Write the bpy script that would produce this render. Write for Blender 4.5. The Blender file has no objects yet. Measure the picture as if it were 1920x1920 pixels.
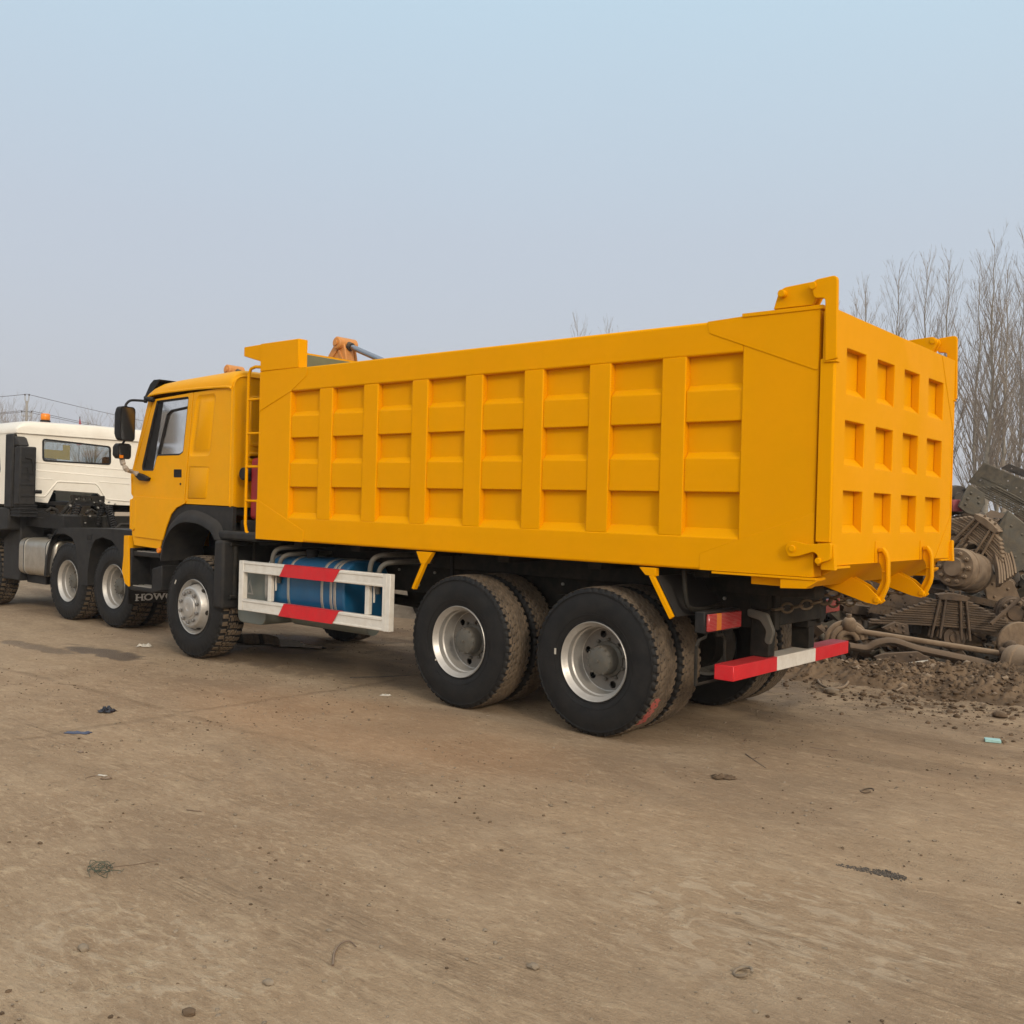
import bpy, bmesh, math, random
import numpy as np
from mathutils import Vector, Matrix
from mathutils.geometry import tessellate_polygon
random.seed(7); np.random.seed(7)
SC = bpy.context.scene
COL = SC.collection
PI = math.pi

# ------------------------------------------------------------------ camera
CAMP = Vector((8.239, -5.883, 1.661)); YAW, PITCH, ROLL, FPX = .698, -.0047, .0273, 1854.8
FW = Vector((-math.sin(YAW)*math.cos(PITCH), math.cos(YAW)*math.cos(PITCH), math.sin(PITCH)))
_r = FW.cross(Vector((0,0,1))).normalized(); _u = _r.cross(FW)
RT = _r*math.cos(ROLL)+_u*math.sin(ROLL); UP = -_r*math.sin(ROLL)+_u*math.cos(ROLL)
cd = bpy.data.cameras.new('camera'); cam = bpy.data.objects.new('camera', cd); COL.objects.link(cam)
cam.matrix_world = Matrix(((RT.x,UP.x,-FW.x,CAMP.x),(RT.y,UP.y,-FW.y,CAMP.y),(RT.z,UP.z,-FW.z,CAMP.z),(0,0,0,1)))
cd.sensor_width = 36; cd.lens = 36*FPX/1920; cd.clip_start = .05; cd.clip_end = 3000
SC.camera = cam

# ------------------------------------------------------------------ light
SUN_EL, SUN_AZ = math.radians(24), Vector((0.80, -0.42))   # direction towards the sun (x, y)
SUN_AZ.normalize()
w = bpy.data.worlds.new('World'); SC.world = w; w.use_nodes = True
nt = w.node_tree; nt.nodes.clear()
out = nt.nodes.new('ShaderNodeOutputWorld'); bg = nt.nodes.new('ShaderNodeBackground')
sky = nt.nodes.new('ShaderNodeTexSky'); sky.sky_type = 'NISHITA'; sky.sun_disc = False
sky.sun_elevation = SUN_EL; sky.sun_rotation = math.atan2(SUN_AZ.x, SUN_AZ.y)
sky.air_density = 1.2; sky.dust_density = 4.0; sky.ozone_density = 1.5
# a thin even overcast veil over the physical sky, greyer towards the horizon
geo = nt.nodes.new('ShaderNodeNewGeometry') if False else nt.nodes.new('ShaderNodeTexCoord')
sep = nt.nodes.new('ShaderNodeSeparateXYZ'); nt.links.new(geo.outputs['Generated'], sep.inputs[0])
ramp = nt.nodes.new('ShaderNodeValToRGB'); nt.links.new(sep.outputs['Z'], ramp.inputs[0])
cr = ramp.color_ramp
SKYCOL = [(0.0,(4.5,4.5,4.95)),(0.12,(4.6,4.72,5.25)),(0.26,(4.65,5.05,5.75)),(0.46,(4.65,5.9,6.9)),(.70,(6.6,7.4,8.4)),(1.0,(8.6,9.1,9.8))]
cr.elements[0].position = 0; cr.elements[0].color = (*[c/14 for c in SKYCOL[0][1]],1)
cr.elements[1].position = 1; cr.elements[1].color = (*[c/14 for c in SKYCOL[-1][1]],1)
for p_, c_ in SKYCOL[1:-1]:
    e = cr.elements.new(p_); e.color = (*[c/14 for c in c_],1)
vs = nt.nodes.new('ShaderNodeVectorMath'); vs.operation = 'SCALE'; vs.inputs['Scale'].default_value = 14.0
nt.links.new(ramp.outputs[0], vs.inputs[0])
sn = nt.nodes.new('ShaderNodeTexNoise'); sn.inputs['Scale'].default_value = 1.3; sn.inputs['Detail'].default_value = 3
nt.links.new(geo.outputs['Generated'], sn.inputs['Vector'])
mr = nt.nodes.new('ShaderNodeMapRange'); mr.inputs[3].default_value = .965; mr.inputs[4].default_value = 1.035
nt.links.new(sn.outputs[0], mr.inputs[0])
vs2 = nt.nodes.new('ShaderNodeVectorMath'); vs2.operation = 'SCALE'
nt.links.new(vs.outputs[0], vs2.inputs[0]); nt.links.new(mr.outputs[0], vs2.inputs['Scale'])
mix = nt.nodes.new('ShaderNodeMix'); mix.data_type = 'RGBA'; mix.inputs[0].default_value = .86
nt.links.new(sky.outputs[0], mix.inputs[6]); nt.links.new(vs2.outputs[0], mix.inputs[7])
# bright haze around the veiled sun
dp = nt.nodes.new('ShaderNodeVectorMath'); dp.operation = 'DOT_PRODUCT'; nt.links.new(geo.outputs['Generated'], dp.inputs[0])
dp.inputs[1].default_value = (SUN_AZ.x*math.cos(SUN_EL), SUN_AZ.y*math.cos(SUN_EL), math.sin(SUN_EL))
gm = nt.nodes.new('ShaderNodeMapRange'); gm.interpolation_type = 'SMOOTHSTEP'; gm.inputs[1].default_value = -.1; gm.inputs[2].default_value = 1.0; nt.links.new(dp.outputs['Value'], gm.inputs[0])
gs = nt.nodes.new('ShaderNodeVectorMath'); gs.operation = 'SCALE'; gs.inputs[0].default_value = (7.0,5.7,4.1); nt.links.new(gm.outputs[0], gs.inputs['Scale'])
ga = nt.nodes.new('ShaderNodeVectorMath'); ga.operation = 'ADD'; nt.links.new(mix.outputs[2], ga.inputs[0]); nt.links.new(gs.outputs[0], ga.inputs[1])
gm2 = nt.nodes.new('ShaderNodeMapRange'); gm2.inputs[1].default_value = -1.0; gm2.inputs[2].default_value = -.1; nt.links.new(dp.outputs['Value'], gm2.inputs[0])
gs2 = nt.nodes.new('ShaderNodeVectorMath'); gs2.operation = 'SCALE'; gs2.inputs[0].default_value = (.25,.42,.40); nt.links.new(gm2.outputs[0], gs2.inputs['Scale'])
ga2 = nt.nodes.new('ShaderNodeVectorMath'); ga2.operation = 'ADD'; nt.links.new(ga.outputs[0], ga2.inputs[0]); nt.links.new(gs2.outputs[0], ga2.inputs[1])
nt.links.new(ga2.outputs[0], bg.inputs[0]); bg.inputs[1].default_value = .1
nt.links.new(bg.outputs[0], out.inputs[0])
sd = bpy.data.lights.new('sun', 'SUN'); sd.energy = 1.2; sd.angle = math.radians(10); sd.color = (1.0,.87,.70)
so = bpy.data.objects.new('sun', sd); COL.objects.link(so)
sdir = Vector((SUN_AZ.x*math.cos(SUN_EL), SUN_AZ.y*math.cos(SUN_EL), math.sin(SUN_EL)))
so.rotation_euler = sdir.to_track_quat('Z','Y').to_euler(); so.location = (0,0,30)
SC.view_settings.view_transform = 'Standard'; SC.view_settings.look = 'None'
SC.view_settings.exposure = .3; SC.view_settings.gamma = 1
SC.render.engine = 'CYCLES'

# ------------------------------------------------------------------ points from the survey of the place
def _ray(a, b): return FW + RT*((a-960)/FPX) - UP*((b-960)/FPX)
def aty(a, b, y):
    d = _ray(a,b); return CAMP + d*((y-CAMP.y)/d.y)
def atx(a, b, x):
    d = _ray(a,b); return CAMP + d*((x-CAMP.x)/d.x)
def atz(a, b, z=0.0):
    d = _ray(a,b); return CAMP + d*((z-CAMP.z)/d.z)
def atd(a, b, t): return CAMP + _ray(a,b)*t
def ty(pts, y): return [(lambda q:(q.x,q.z))(aty(a,b,y)) for a,b in pts]
def tx(pts, x): return [(lambda q:(q.y,q.z))(atx(a,b,x)) for a,b in pts]

# ------------------------------------------------------------------ numpy noise
def _h(i, j, s):
    n = (i*374761393 + j*668265263 + s*974634777) & 0xffffffff
    n = ((n ^ (n >> 13))*1274126177) & 0xffffffff
    return ((n ^ (n >> 16)) & 0xffff)/65535.0
def vnoise(x, y, s=0):
    x = np.asarray(x, float); y = np.asarray(y, float)
    i = np.floor(x).astype(np.int64); j = np.floor(y).astype(np.int64); fx = x-i; fy = y-j
    fx = fx*fx*(3-2*fx); fy = fy*fy*(3-2*fy)
    return (_h(i,j,s)*(1-fx)+_h(i+1,j,s)*fx)*(1-fy)+(_h(i,j+1,s)*(1-fx)+_h(i+1,j+1,s)*fx)*fy
def fbm(x, y, o=4, s=0):
    r = 0; a = .5
    for k in range(o):
        r = r+a*(vnoise(np.asarray(x)*2**k, np.asarray(y)*2**k, s+k)-.5); a *= .55
    return r
def gh(x, y):
    """height of the yard"""
    x = np.asarray(x, float); y = np.asarray(y, float)
    h = -0.0115*np.clip(2.7-x, 0, 12)
    h = h + .012*fbm(x*.5, y*.5, 3, 5)*np.clip((abs(y-1.2)-1.3)*.7, 0, 1)
    # the ground rises into a bank of loose spoil under the scrap
    m = np.exp(-(np.clip(4.3-y, 0, 9)/0.85)**2)*np.clip((x-2.9)/1.3, 0, 1)*np.clip((14-x)/3, 0, 1)*np.clip((12-y)/3,0,1)
    D = (x-8.239)*-.6427+(y+5.883)*.7661; m = m*(1-.75*np.clip((D-9.95)/.35, 0, 1))
    h = h + m*(.13+.22*fbm(x*1.3, y*1.3, 4, 9)+.05*fbm(x*6, y*6, 3, 31))
    return h
def G(x, y): return float(gh(x, y))

# ------------------------------------------------------------------ materials
def newmat(name):
    m = bpy.data.materials.new(name); m.use_nodes = True
    n = m.node_tree; b = n.nodes['Principled BSDF']; return m, n, b
def rgb(n, c):
    k = n.nodes.new('ShaderNodeRGB'); k.outputs[0].default_value = (*c,1); return k.outputs[0]
def noise(n, scale, detail=4, rough=.55, vec=None, dist=0):
    k = n.nodes.new('ShaderNodeTexNoise'); k.inputs['Scale'].default_value = scale
    k.inputs['Detail'].default_value = detail; k.inputs['Roughness'].default_value = rough; k.inputs['Distortion'].default_value = dist
    if vec is not None: n.links.new(vec, k.inputs['Vector'])
    return k.outputs[0]
def objco(n, scale=(1,1,1), kind='Object'):
    t = n.nodes.new('ShaderNodeTexCoord'); mp = n.nodes.new('ShaderNodeMapping'); mp.inputs['Scale'].default_value = scale
    n.links.new(t.outputs[kind], mp.inputs[0]); return mp.outputs[0]
def rng(n, v, a, b, c=0., d=1.):
    k = n.nodes.new('ShaderNodeMapRange'); n.links.new(v, k.inputs[0])
    for i, q in enumerate((a,b,c,d)): k.inputs[i+1].default_value = q
    return k.outputs[0]
def mixc(n, f, a, b, mode='MIX'):
    k = n.nodes.new('ShaderNodeMix'); k.data_type = 'RGBA'; k.blend_type = mode
    if isinstance(f, (int,float)): k.inputs[0].default_value = f
    else: n.links.new(f, k.inputs[0])
    for i, q in ((6,a),(7,b)):
        if isinstance(q, tuple): k.inputs[i].default_value = (*q,1)
        else: n.links.new(q, k.inputs[i])
    return k.outputs[2]
def math_(n, op, a, b=None, c=None):
    k = n.nodes.new('ShaderNodeMath'); k.operation = op
    for i, q in enumerate((a,b,c)):
        if q is None: continue
        if isinstance(q,(int,float)): k.inputs[i].default_value = q
        else: n.links.new(q, k.inputs[i])
    return k.outputs[0]
def bump(n, b, h, strength=.3, dist=.01):
    k = n.nodes.new('ShaderNodeBump'); k.inputs['Strength'].default_value = strength; k.inputs['Distance'].default_value = dist
    n.links.new(h, k.inputs['Height']); n.links.new(k.outputs[0], b.inputs['Normal'])
def surf(name, c, rough=.5, metal=0., c2=None, var=.12, scale=3., dirt=None, dirtamt=0., bmp=0., bscale=60., coat=0., spec=None):
    """solid surface with large and small scale mottling, optional dust patches and bump"""
    m, n, b = newmat(name); v = objco(n)
    n1 = noise(n, scale, 5, .6, v); n2 = noise(n, scale*9, 4, .6, v)
    if c2 is None: c2 = tuple(q*(1-var) for q in c)
    col = mixc(n, rng(n, n1, .35, .65), c, c2)
    col = mixc(n, rng(n, n2, .45, .75, 0, .5), col, tuple(q*(1-var*1.3) for q in c))
    if dirt:
        geo = n.nodes.new('ShaderNodeNewGeometry'); s = n.nodes.new('ShaderNodeSeparateXYZ'); n.links.new(geo.outputs['Normal'], s.inputs[0])
        up = rng(n, s.outputs['Z'], .2, .95, 0, 1)
        d = math_(n, 'MULTIPLY', rng(n, noise(n, scale*2.3, 6, .65, v), .42, .62), dirtamt)
        d = math_(n, 'MAXIMUM', d, math_(n, 'MULTIPLY', up, min(1, dirtamt*2.0)))
        col = mixc(n, d, col, dirt)
        r = math_(n, 'ADD', math_(n, 'MULTIPLY', d, .35), rng(n, n1, .3, .7, rough-.05, rough+.08)); n.links.new(r, b.inputs['Roughness'])
    else:
        n.links.new(rng(n, n1, .3, .7, rough-.05, rough+.08), b.inputs['Roughness'])
    n.links.new(col, b.inputs['Base Color']); b.inputs['Metallic'].default_value = metal
    b.inputs['Coat Weight'].default_value = coat; b.inputs['Coat Roughness'].default_value = .15
    if spec is not None: b.inputs['Specular IOR Level'].default_value = spec
    if bmp: bump(n, b, noise(n, bscale, 4, .6, v), bmp, .004)
    return m
DUST = (.23,.165,.105)
M = {}
M['yellow'] = surf('yellow_paint', (.725,.307,.0), .5, var=.05, scale=1.1, dirt=(.62,.30,.0), dirtamt=.16, bmp=.06, bscale=3.5, spec=.03)
M['cab_yellow'] = surf('cab_yellow_paint', (.74,.326,.0), .34, var=.06, scale=1.6, dirt=(.62,.33,.015), dirtamt=.2, bmp=.04, bscale=6, coat=.03, spec=.08)
M['olive'] = surf('bare_primer', (.16,.15,.075), .7, var=.2, scale=3, bmp=.2)
M['white'] = surf('white_frame_paint', (.66,.63,.57), .5, var=.08, scale=5, dirt=(.42,.35,.26), dirtamt=.25, bmp=.05)
M['red'] = surf('red_reflective_paint', (.60,.006,.014), .42, var=.12, scale=5, dirt=(.3,.1,.08), dirtamt=.12)
M['black'] = surf('black_plastic', (.013,.013,.014), .55, var=.25, scale=6, dirt=(.07,.058,.045), dirtamt=.14, bmp=.15, bscale=200, spec=.22)
M['fender'] = surf('dark_fender_plastic', (.019,.0185,.019), .6, var=.2, scale=5, dirt=(.085,.07,.052), dirtamt=.14, bmp=.15, bscale=180, spec=.22)
M['chassis'] = surf('dark_chassis_paint', (.015,.014,.012), .65, var=.3, scale=5, dirt=(.08,.062,.044), dirtamt=.2, bmp=.2, bscale=80, spec=.2)
M['hub'] = surf('olive_grey_hub_paint', (.085,.082,.070), .6, var=.2, scale=9, dirt=(.14,.11,.08), dirtamt=.3, bmp=.2, bscale=70)
M['silver'] = surf('silver_wheel_paint', (.47,.455,.43), .38, metal=.55, var=.16, scale=9, dirt=(.36,.31,.25), dirtamt=.22, bmp=.06)
M['steel'] = surf('brushed_steel_tank', (.46,.43,.38), .36, metal=.8, var=.15, scale=4, dirt=(.35,.29,.21), dirtamt=.35)
M['blue'] = surf('blue_tank_paint', (.003,.082,.19), .35, var=.15, scale=4, dirt=(.07,.12,.18), dirtamt=.12, bmp=.05)
M['strap'] = surf('galvanised_strap', (.42,.41,.38), .4, metal=.6, var=.15, scale=10, dirt=(.3,.25,.19), dirtamt=.3)
M['greybox'] = surf('grey_green_sheet', (.17,.19,.175), .5, metal=.2, var=.1, scale=4, dirt=(.26,.22,.16), dirtamt=.2)
M['orange'] = surf('machine_orange_paint', (.60,.235,.045), .55, var=.18, scale=1.5, dirt=(.36,.19,.08), dirtamt=.22, bmp=.1)
M['chrome'] = surf('chrome_rod', (.33,.33,.34), .22, metal=1, var=.05)
M['cream'] = surf('cream_white_cab_paint', (.79,.745,.65), .38, var=.04, scale=1.2, dirt=(.55,.46,.35), dirtamt=.18, coat=.25)
M['amber'] = surf('amber_plastic', (.75,.22,.01), .25, var=.15, scale=20)
M['mirror'] = surf('mirror_glass', (.18,.18,.18), .12, metal=.9, var=.2)
M['tape'] = surf('foam_wrap', (.42,.36,.30), .8, var=.35, scale=20, bmp=.6, bscale=60)
M['rust'] = surf('dusty_scrap_steel', (.050,.034,.023), .85, c2=(.10,.066,.042), var=.4, scale=4, dirt=(.145,.10,.064), dirtamt=.42, bmp=.8, bscale=26)
M['rustlight'] = surf('muddy_scrap_steel', (.115,.078,.050), .9, c2=(.18,.125,.08), var=.35, scale=4, dirt=(.24,.175,.115), dirtamt=.5, bmp=.9, bscale=20)
M['greyscrap'] = surf('grey_flaking_scrap', (.085,.078,.062), .8, c2=(.05,.042,.032), var=.4, scale=5, dirt=(.15,.125,.09), dirtamt=.5, bmp=.8, bscale=22)
M['darkscrap'] = surf('sooty_scrap', (.028,.025,.024), .8, c2=(.05,.042,.036), var=.4, scale=5, dirt=(.10,.08,.06), dirtamt=.4, bmp=.6, bscale=30)
M['wood'] = surf('weathered_timber', (.17,.115,.078), .85, c2=(.10,.065,.045), var=.3, scale=3, dirt=(.22,.16,.11), dirtamt=.4, bmp=.8, bscale=30)
M['soil'] = surf('loose_soil', (.15,.103,.066), .95, c2=(.078,.053,.034), var=.35, scale=5, bmp=1, bscale=30, spec=.1)
M['stone'] = surf('dusty_stone', (.25,.20,.145), .95, c2=(.18,.14,.10), var=.3, scale=8, bmp=.5, bscale=60, spec=.1)
M['bark'] = surf('poplar_bark', (.30,.27,.225), .9, c2=(.20,.18,.15), var=.3, scale=6, bmp=.4, spec=.1)
M['twig'] = surf('twig_bark', (.28,.24,.20), .9, c2=(.20,.17,.145), var=.2, scale=2, spec=.1)
M['concrete'] = surf('concrete_pole', (.33,.32,.30), .8, var=.15)
M['redtank'] = surf('red_tank_paint', (.35,.01,.012), .4, var=.15)
M['chain'] = surf('oily_chain', (.13,.095,.06), .5, metal=.6, var=.4, scale=30, dirt=(.2,.15,.1), dirtamt=.4)
M['seat'] = surf('dark_seat_fabric', (.02,.02,.022), .9, var=.2)
M['bluetrash'] = surf('blue_foil', (.06,.075,.13), .4, var=.4, scale=20)
M['blacktrash'] = surf('black_film', (.016,.016,.025), .35, var=.4, scale=20)
M['paper'] = surf('pale_paper', (.55,.50,.42), .8, var=.3, scale=20)
M['cyan'] = surf('pale_blue_card', (.35,.58,.55), .6, var=.2, scale=30)
M['greentwig'] = surf('green_twine', (.07,.085,.055), .8, var=.4, scale=20)
M['letter'] = surf('silver_lettering', (.45,.44,.42), .5, var=.3, scale=30)
M['pink'] = surf('faded_red_plastic', (.30,.06,.07), .6, var=.3)

def glassmat(name, tint=(.24,.27,.27), alpha=.4, rough=.18, base=.20):
    m, n, b = newmat(name); n.nodes.remove(b)
    tr = n.nodes.new('ShaderNodeBsdfTransparent'); tr.inputs[0].default_value = (*tint,1)
    gl = n.nodes.new('ShaderNodeBsdfGlossy'); gl.inputs['Roughness'].default_value = rough; gl.inputs[0].default_value = (.9,.9,.9,1)
    df = n.nodes.new('ShaderNodeBsdfDiffuse'); df.inputs[0].default_value = (.20,.18,.15,1)
    fr = n.nodes.new('ShaderNodeLayerWeight'); fr.inputs[0].default_value = .35
    ms = n.nodes.new('ShaderNodeMixShader'); n.links.new(rng(n, fr.outputs['Fresnel'], 0, 1, base, .95), ms.inputs[0])
    n.links.new(tr.outputs[0], ms.inputs[1]); n.links.new(gl.outputs[0], ms.inputs[2])
    m2 = n.nodes.new('ShaderNodeMixShader'); v = objco(n)
    n.links.new(rng(n, noise(n, 6, 5, .6, v), .4, .75, .02, alpha*.5), m2.inputs[0])
    n.links.new(ms.outputs[0], m2.inputs[1]); n.links.new(df.outputs[0], m2.inputs[2])
    n.links.new(m2.outputs[0], n.nodes['Material Output'].inputs[0]); return m
M['glass'] = glassmat('dusty_window_glass')
M['darkglass'] = glassmat('dark_window_glass', (.72,.76,.75), .06, .04, .04)

# tyre rubber: dust on the running surface, black sidewall
def tyremat(name, amt):
    m, n, b = newmat(name); t = n.nodes.new('ShaderNodeTexCoord'); s = n.nodes.new('ShaderNodeSeparateXYZ'); n.links.new(t.outputs['Object'], s.inputs[0])
    rr = math_(n, 'SQRT', math_(n, 'ADD', math_(n, 'MULTIPLY', s.outputs['X'], s.outputs['X']), math_(n, 'MULTIPLY', s.outputs['Z'], s.outputs['Z'])))
    tread = rng(n, rr, .5382, .5420)
    nz = noise(n, 9, 5, .65, t.outputs['Object']); nf = noise(n, 60, 4, .6, t.outputs['Object'])
    d = math_(n, 'MULTIPLY', tread, rng(n, nz, .25, .6, .35*amt, amt))
    base = mixc(n, rng(n, nz, .35, .7), (.009,.009,.0095), (.017,.016,.015))
    base = mixc(n, rng(n, nf, .55, .8, 0, .22), base, (.055,.045,.036))
    col = mixc(n, d, base, (.145,.108,.074)); n.links.new(col, b.inputs['Base Color'])
    n.links.new(math_(n, 'ADD', math_(n,'MULTIPLY',d,.3), rng(n, nf, .3,.7,.52,.66)), b.inputs['Roughness'])
    b.inputs['Specular IOR Level'].default_value = .22
    bump(n, b, nf, .15, .003); return m
M['tyre'] = tyremat('tyre_rubber', .95)
M['tyre_old'] = tyremat('tyre_rubber_used', .8)

# tail lamp lens: ribbed red with an amber cell
def lampmat():
    m, n, b = newmat('tail_lamp_lens'); t = n.nodes.new('ShaderNodeTexCoord'); s = n.nodes.new('ShaderNodeSeparateXYZ'); n.links.new(t.outputs['Generated'], s.inputs[0])
    wv = n.nodes.new('ShaderNodeTexWave'); wv.inputs['Scale'].default_value = 4; wv.inputs['Distortion'].default_value = 2.5; n.links.new(t.outputs['Generated'], wv.inputs[0])
    wv.bands_direction = 'Z'
    col = mixc(n, rng(n, wv.outputs[1], .75, .95, 0, .45), (.33,.008,.012), (.55,.30,.27))
    am = math_(n, 'MULTIPLY', rng(n, s.outputs['Y'], .22, .24), rng(n, s.outputs['Y'], .38, .36))
    col = mixc(n, am, col, (.55,.16,.02)); n.links.new(col, b.inputs['Base Color']); b.inputs['Roughness'].default_value = .15
    b.inputs['Coat Weight'].default_value = .5; return m
M['lamp'] = lampmat()

# ------------------------------------------------------------------ mesh building
class MB:
    def __init__(s): s.v = []; s.f = []; s.m = Matrix.Identity(4)
    def add(s, vs, fs):
        o = len(s.v); s.v += [tuple(s.m @ Vector(p)) for p in vs]; s.f += [tuple(i+o for i in f) for f in fs]; return s
    def box(s, x0, x1, y0, y1, z0, z1):
        return s.add([(x0,y0,z0),(x1,y0,z0),(x1,y1,z0),(x0,y1,z0),(x0,y0,z1),(x1,y0,z1),(x1,y1,z1),(x0,y1,z1)],
                     [(0,3,2,1),(4,5,6,7),(0,1,5,4),(1,2,6,5),(2,3,7,6),(3,0,4,7)])
    def prism(s, poly, ax, a, b, holes=()):
        """extrude a 2D outline: ax 'y' takes (x,z), 'x' takes (y,z), 'z' takes (x,y)"""
        def P(p, t): return {'y':(p[0],t,p[1]), 'x':(t,p[0],p[1]), 'z':(p[0],p[1],t)}[ax]
        loops = [list(poly)]+[list(h) for h in holes]; flat = [p for l in loops for p in l]; N = len(flat)
        tri = []
        if len(loops) > 1:
            ar = lambda l: abs(sum(l[i-1][0]*l[i][1]-l[i][0]*l[i-1][1] for i in range(len(l)))/2); want = ar(loops[0])-sum(ar(l) for l in loops[1:])
            bm = bmesh.new()
            for l in loops:
                bv = [bm.verts.new((p[0],p[1],0)) for p in l]
                for i in range(len(l)): bm.edges.new((bv[i-1],bv[i]))
            bm.verts.index_update(); bmesh.ops.triangle_fill(bm, edges=bm.edges[:], use_beauty=True, use_dissolve=False, normal=(0,0,1))
            if abs(sum(f.calc_area() for f in bm.faces)-want) < want*.02: tri = [tuple(v.index for v in f.verts) for f in bm.faces]
            else: tri = tessellate_polygon([[Vector((p[0],p[1],0)) for p in l] for l in loops]); print('HOLEFIX', len(flat))
            bm.free()
        vs = [P(p,a) for p in flat]+[P(p,b) for p in flat]; fs = []
        if len(loops) == 1: fs += [tuple(range(N)), tuple(range(2*N-1, N-1, -1))]
        else:
            fs += [tuple(t) for t in tri]+[tuple(i+N for i in reversed(t)) for t in tri]
        o = 0
        for l in loops:
            k = len(l)
            for i in range(k): j = (i+1)%k; fs.append((o+i, o+j, o+j+N, o+i+N))
            o += k
        return s.add(vs, fs)
    def tube(s, pts, r, n=10, closed=False, cap=True, flat=1.0):
        pts = [Vector(p) for p in pts]; k = len(pts); rs = r if isinstance(r,(list,tuple)) else [r]*k
        vs = []; fs = []; prev = None
        for i, p in enumerate(pts):
            if closed: d = pts[(i+1)%k]-pts[i-1]
            else: d = pts[min(i+1,k-1)]-pts[max(i-1,0)]
            d.normalize()
            if prev is None:
                a = Vector((0,0,1)) if abs(d.z) < .9 else Vector((1,0,0)); a = d.cross(a).normalized()
            else:
                a = prev-d*prev.dot(d); a.normalize()
            prev = a; b = d.cross(a)
            for q in range(n):
                t = 2*PI*q/n; vs.append(p+(a*math.cos(t)+b*math.sin(t)*flat)*rs[i])
        for i in range(k if closed else k-1):
            j = (i+1)%k
            for q in range(n): fs.append((i*n+q, i*n+(q+1)%n, j*n+(q+1)%n, j*n+q))
        if cap and not closed: fs.append(tuple(range(n-1,-1,-1))); fs.append(tuple((k-1)*n+q for q in range(n)))
        return s.add(vs, fs)
    def lathe(s, prof, c=(0,0,0), ax='y', n=48, a0=0, a1=2*PI, closed=False):
        """prof: (radius, height along the axis)"""
        full = abs(a1-a0-2*PI) < 1e-6; m = n if full else n+1; vs = []; fs = []; k = len(prof)
        for i in range(m):
            t = a0+(a1-a0)*i/n; ct, st = math.cos(t), math.sin(t)
            for r, h in prof:
                vs.append({'y':(c[0]+r*ct, c[1]+h, c[2]+r*st), 'x':(c[0]+h, c[1]+r*ct, c[2]+r*st), 'z':(c[0]+r*ct, c[1]+r*st, c[2]+h)}[ax])
        for i in range(n):
            j = (i+1)%m
            for q in range(k if closed else k-1):
                q2 = (q+1)%k; fs.append((i*k+q, i*k+q2, j*k+q2, j*k+q))
        return s.add(vs, fs)
    def rod(s, c, r, h, ax='y', n=24, b=.0):
        """short capped cylinder from c along the axis"""
        p = [(0,0),(r-b,0),(r,b),(r,h-b),(r-b,h),(0,h)] if b else [(0,0),(r,0),(r,h),(0,h)]
        return s.lathe(p, c, ax, n)
    def rock(s, c, r, sc=(1,1,1), sub=1, seed=0, amp=.35):
        bm = bmesh.new(); bmesh.ops.create_icosphere(bm, subdivisions=sub, radius=1); R = random.Random(seed)
        vs = [(c[0]+v.co.x*r*sc[0]*(q:=1+R.uniform(-amp,amp)), c[1]+v.co.y*r*sc[1]*q, c[2]+v.co.z*r*sc[2]*q) for v in bm.verts]
        fs = [tuple(v.index for v in f.verts) for f in bm.faces]; bm.free(); return s.add(vs, fs)
    def split(s, name, *a, **k):
        """one object for every separate piece"""
        par = list(range(len(s.v)))
        def find(i):
            while par[i] != i: par[i] = par[par[i]]; i = par[i]
            return i
        for f in s.f:
            r = find(f[0])
            for i in f[1:]: par[find(i)] = r
        grp = {}
        for f in s.f: grp.setdefault(find(f[0]), []).append(f)
        out = []
        for fs in grp.values():
            ids = sorted({i for f in fs for i in f}); mp = {i: n for n, i in enumerate(ids)}
            m = MB(); m.v = [s.v[i] for i in ids]; m.f = [tuple(mp[i] for i in f) for f in fs]; out.append(m.build(name, *a, **k))
        return out
    def build(s, name, mat, parent=None, bevel=0., smooth=32., loc=None, seg=1):
        me = bpy.data.meshes.new(name); wp = wpos(parent) if parent else Vector((0,0,0))
        o = bpy.data.objects.new(name, me)
        if loc is not None: off = Vector(loc); o.location = off-wp if parent else off
        elif parent: off = wp
        else: off = Vector((0,0,0))
        me.from_pydata([(v[0]-off.x, v[1]-off.y, v[2]-off.z) for v in s.v], [], s.f)
        bm = bmesh.new(); bm.from_mesh(me); bmesh.ops.remove_doubles(bm, verts=bm.verts, dist=1e-5)
        bmesh.ops.recalc_face_normals(bm, faces=bm.faces); bm.to_mesh(me); bm.free()
        me.polygons.foreach_set('use_smooth', [True]*len(me.polygons))
        me.set_sharp_from_angle(angle=math.radians(smooth))
        me.materials.append(M[mat] if isinstance(mat,str) else mat)
        COL.objects.link(o)
        if parent: o.parent = parent
        if bevel:
            md = o.modifiers.new('bevel','BEVEL'); md.width = bevel; md.segments = seg; md.limit_method = 'ANGLE'; md.angle_limit = math.radians(38)
            md.harden_normals = False; md.use_clamp_overlap = True
        return o
def wpos(o):
    p = Vector((0,0,0))
    while o: p = p+o.location; o = o.parent
    return p
def tag(o, label=None, cat=None, group=None, kind=None):
    for k, v in (('label',label),('category',cat),('group',group),('kind',kind)):
        if v: o[k] = v
    return o
def thing(name, loc, label, cat, group=None):
    o = bpy.data.objects.new(name, None); COL.objects.link(o); o.location = loc; o.empty_display_size = .2
    return tag(o, label, cat, group)
def sub(name, parent, loc):
    o = bpy.data.objects.new(name, None); COL.objects.link(o); o.parent = parent; o.location = Vector(loc)-wpos(parent); o.empty_display_size=.1
    return o
def copyto(o, parent=None, loc=None):
    c = o.copy(); COL.objects.link(c); c.parent = parent
    if loc is not None: c.location = loc
    for ch in list(o.children): copyto(ch, c)
    return c
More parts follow.
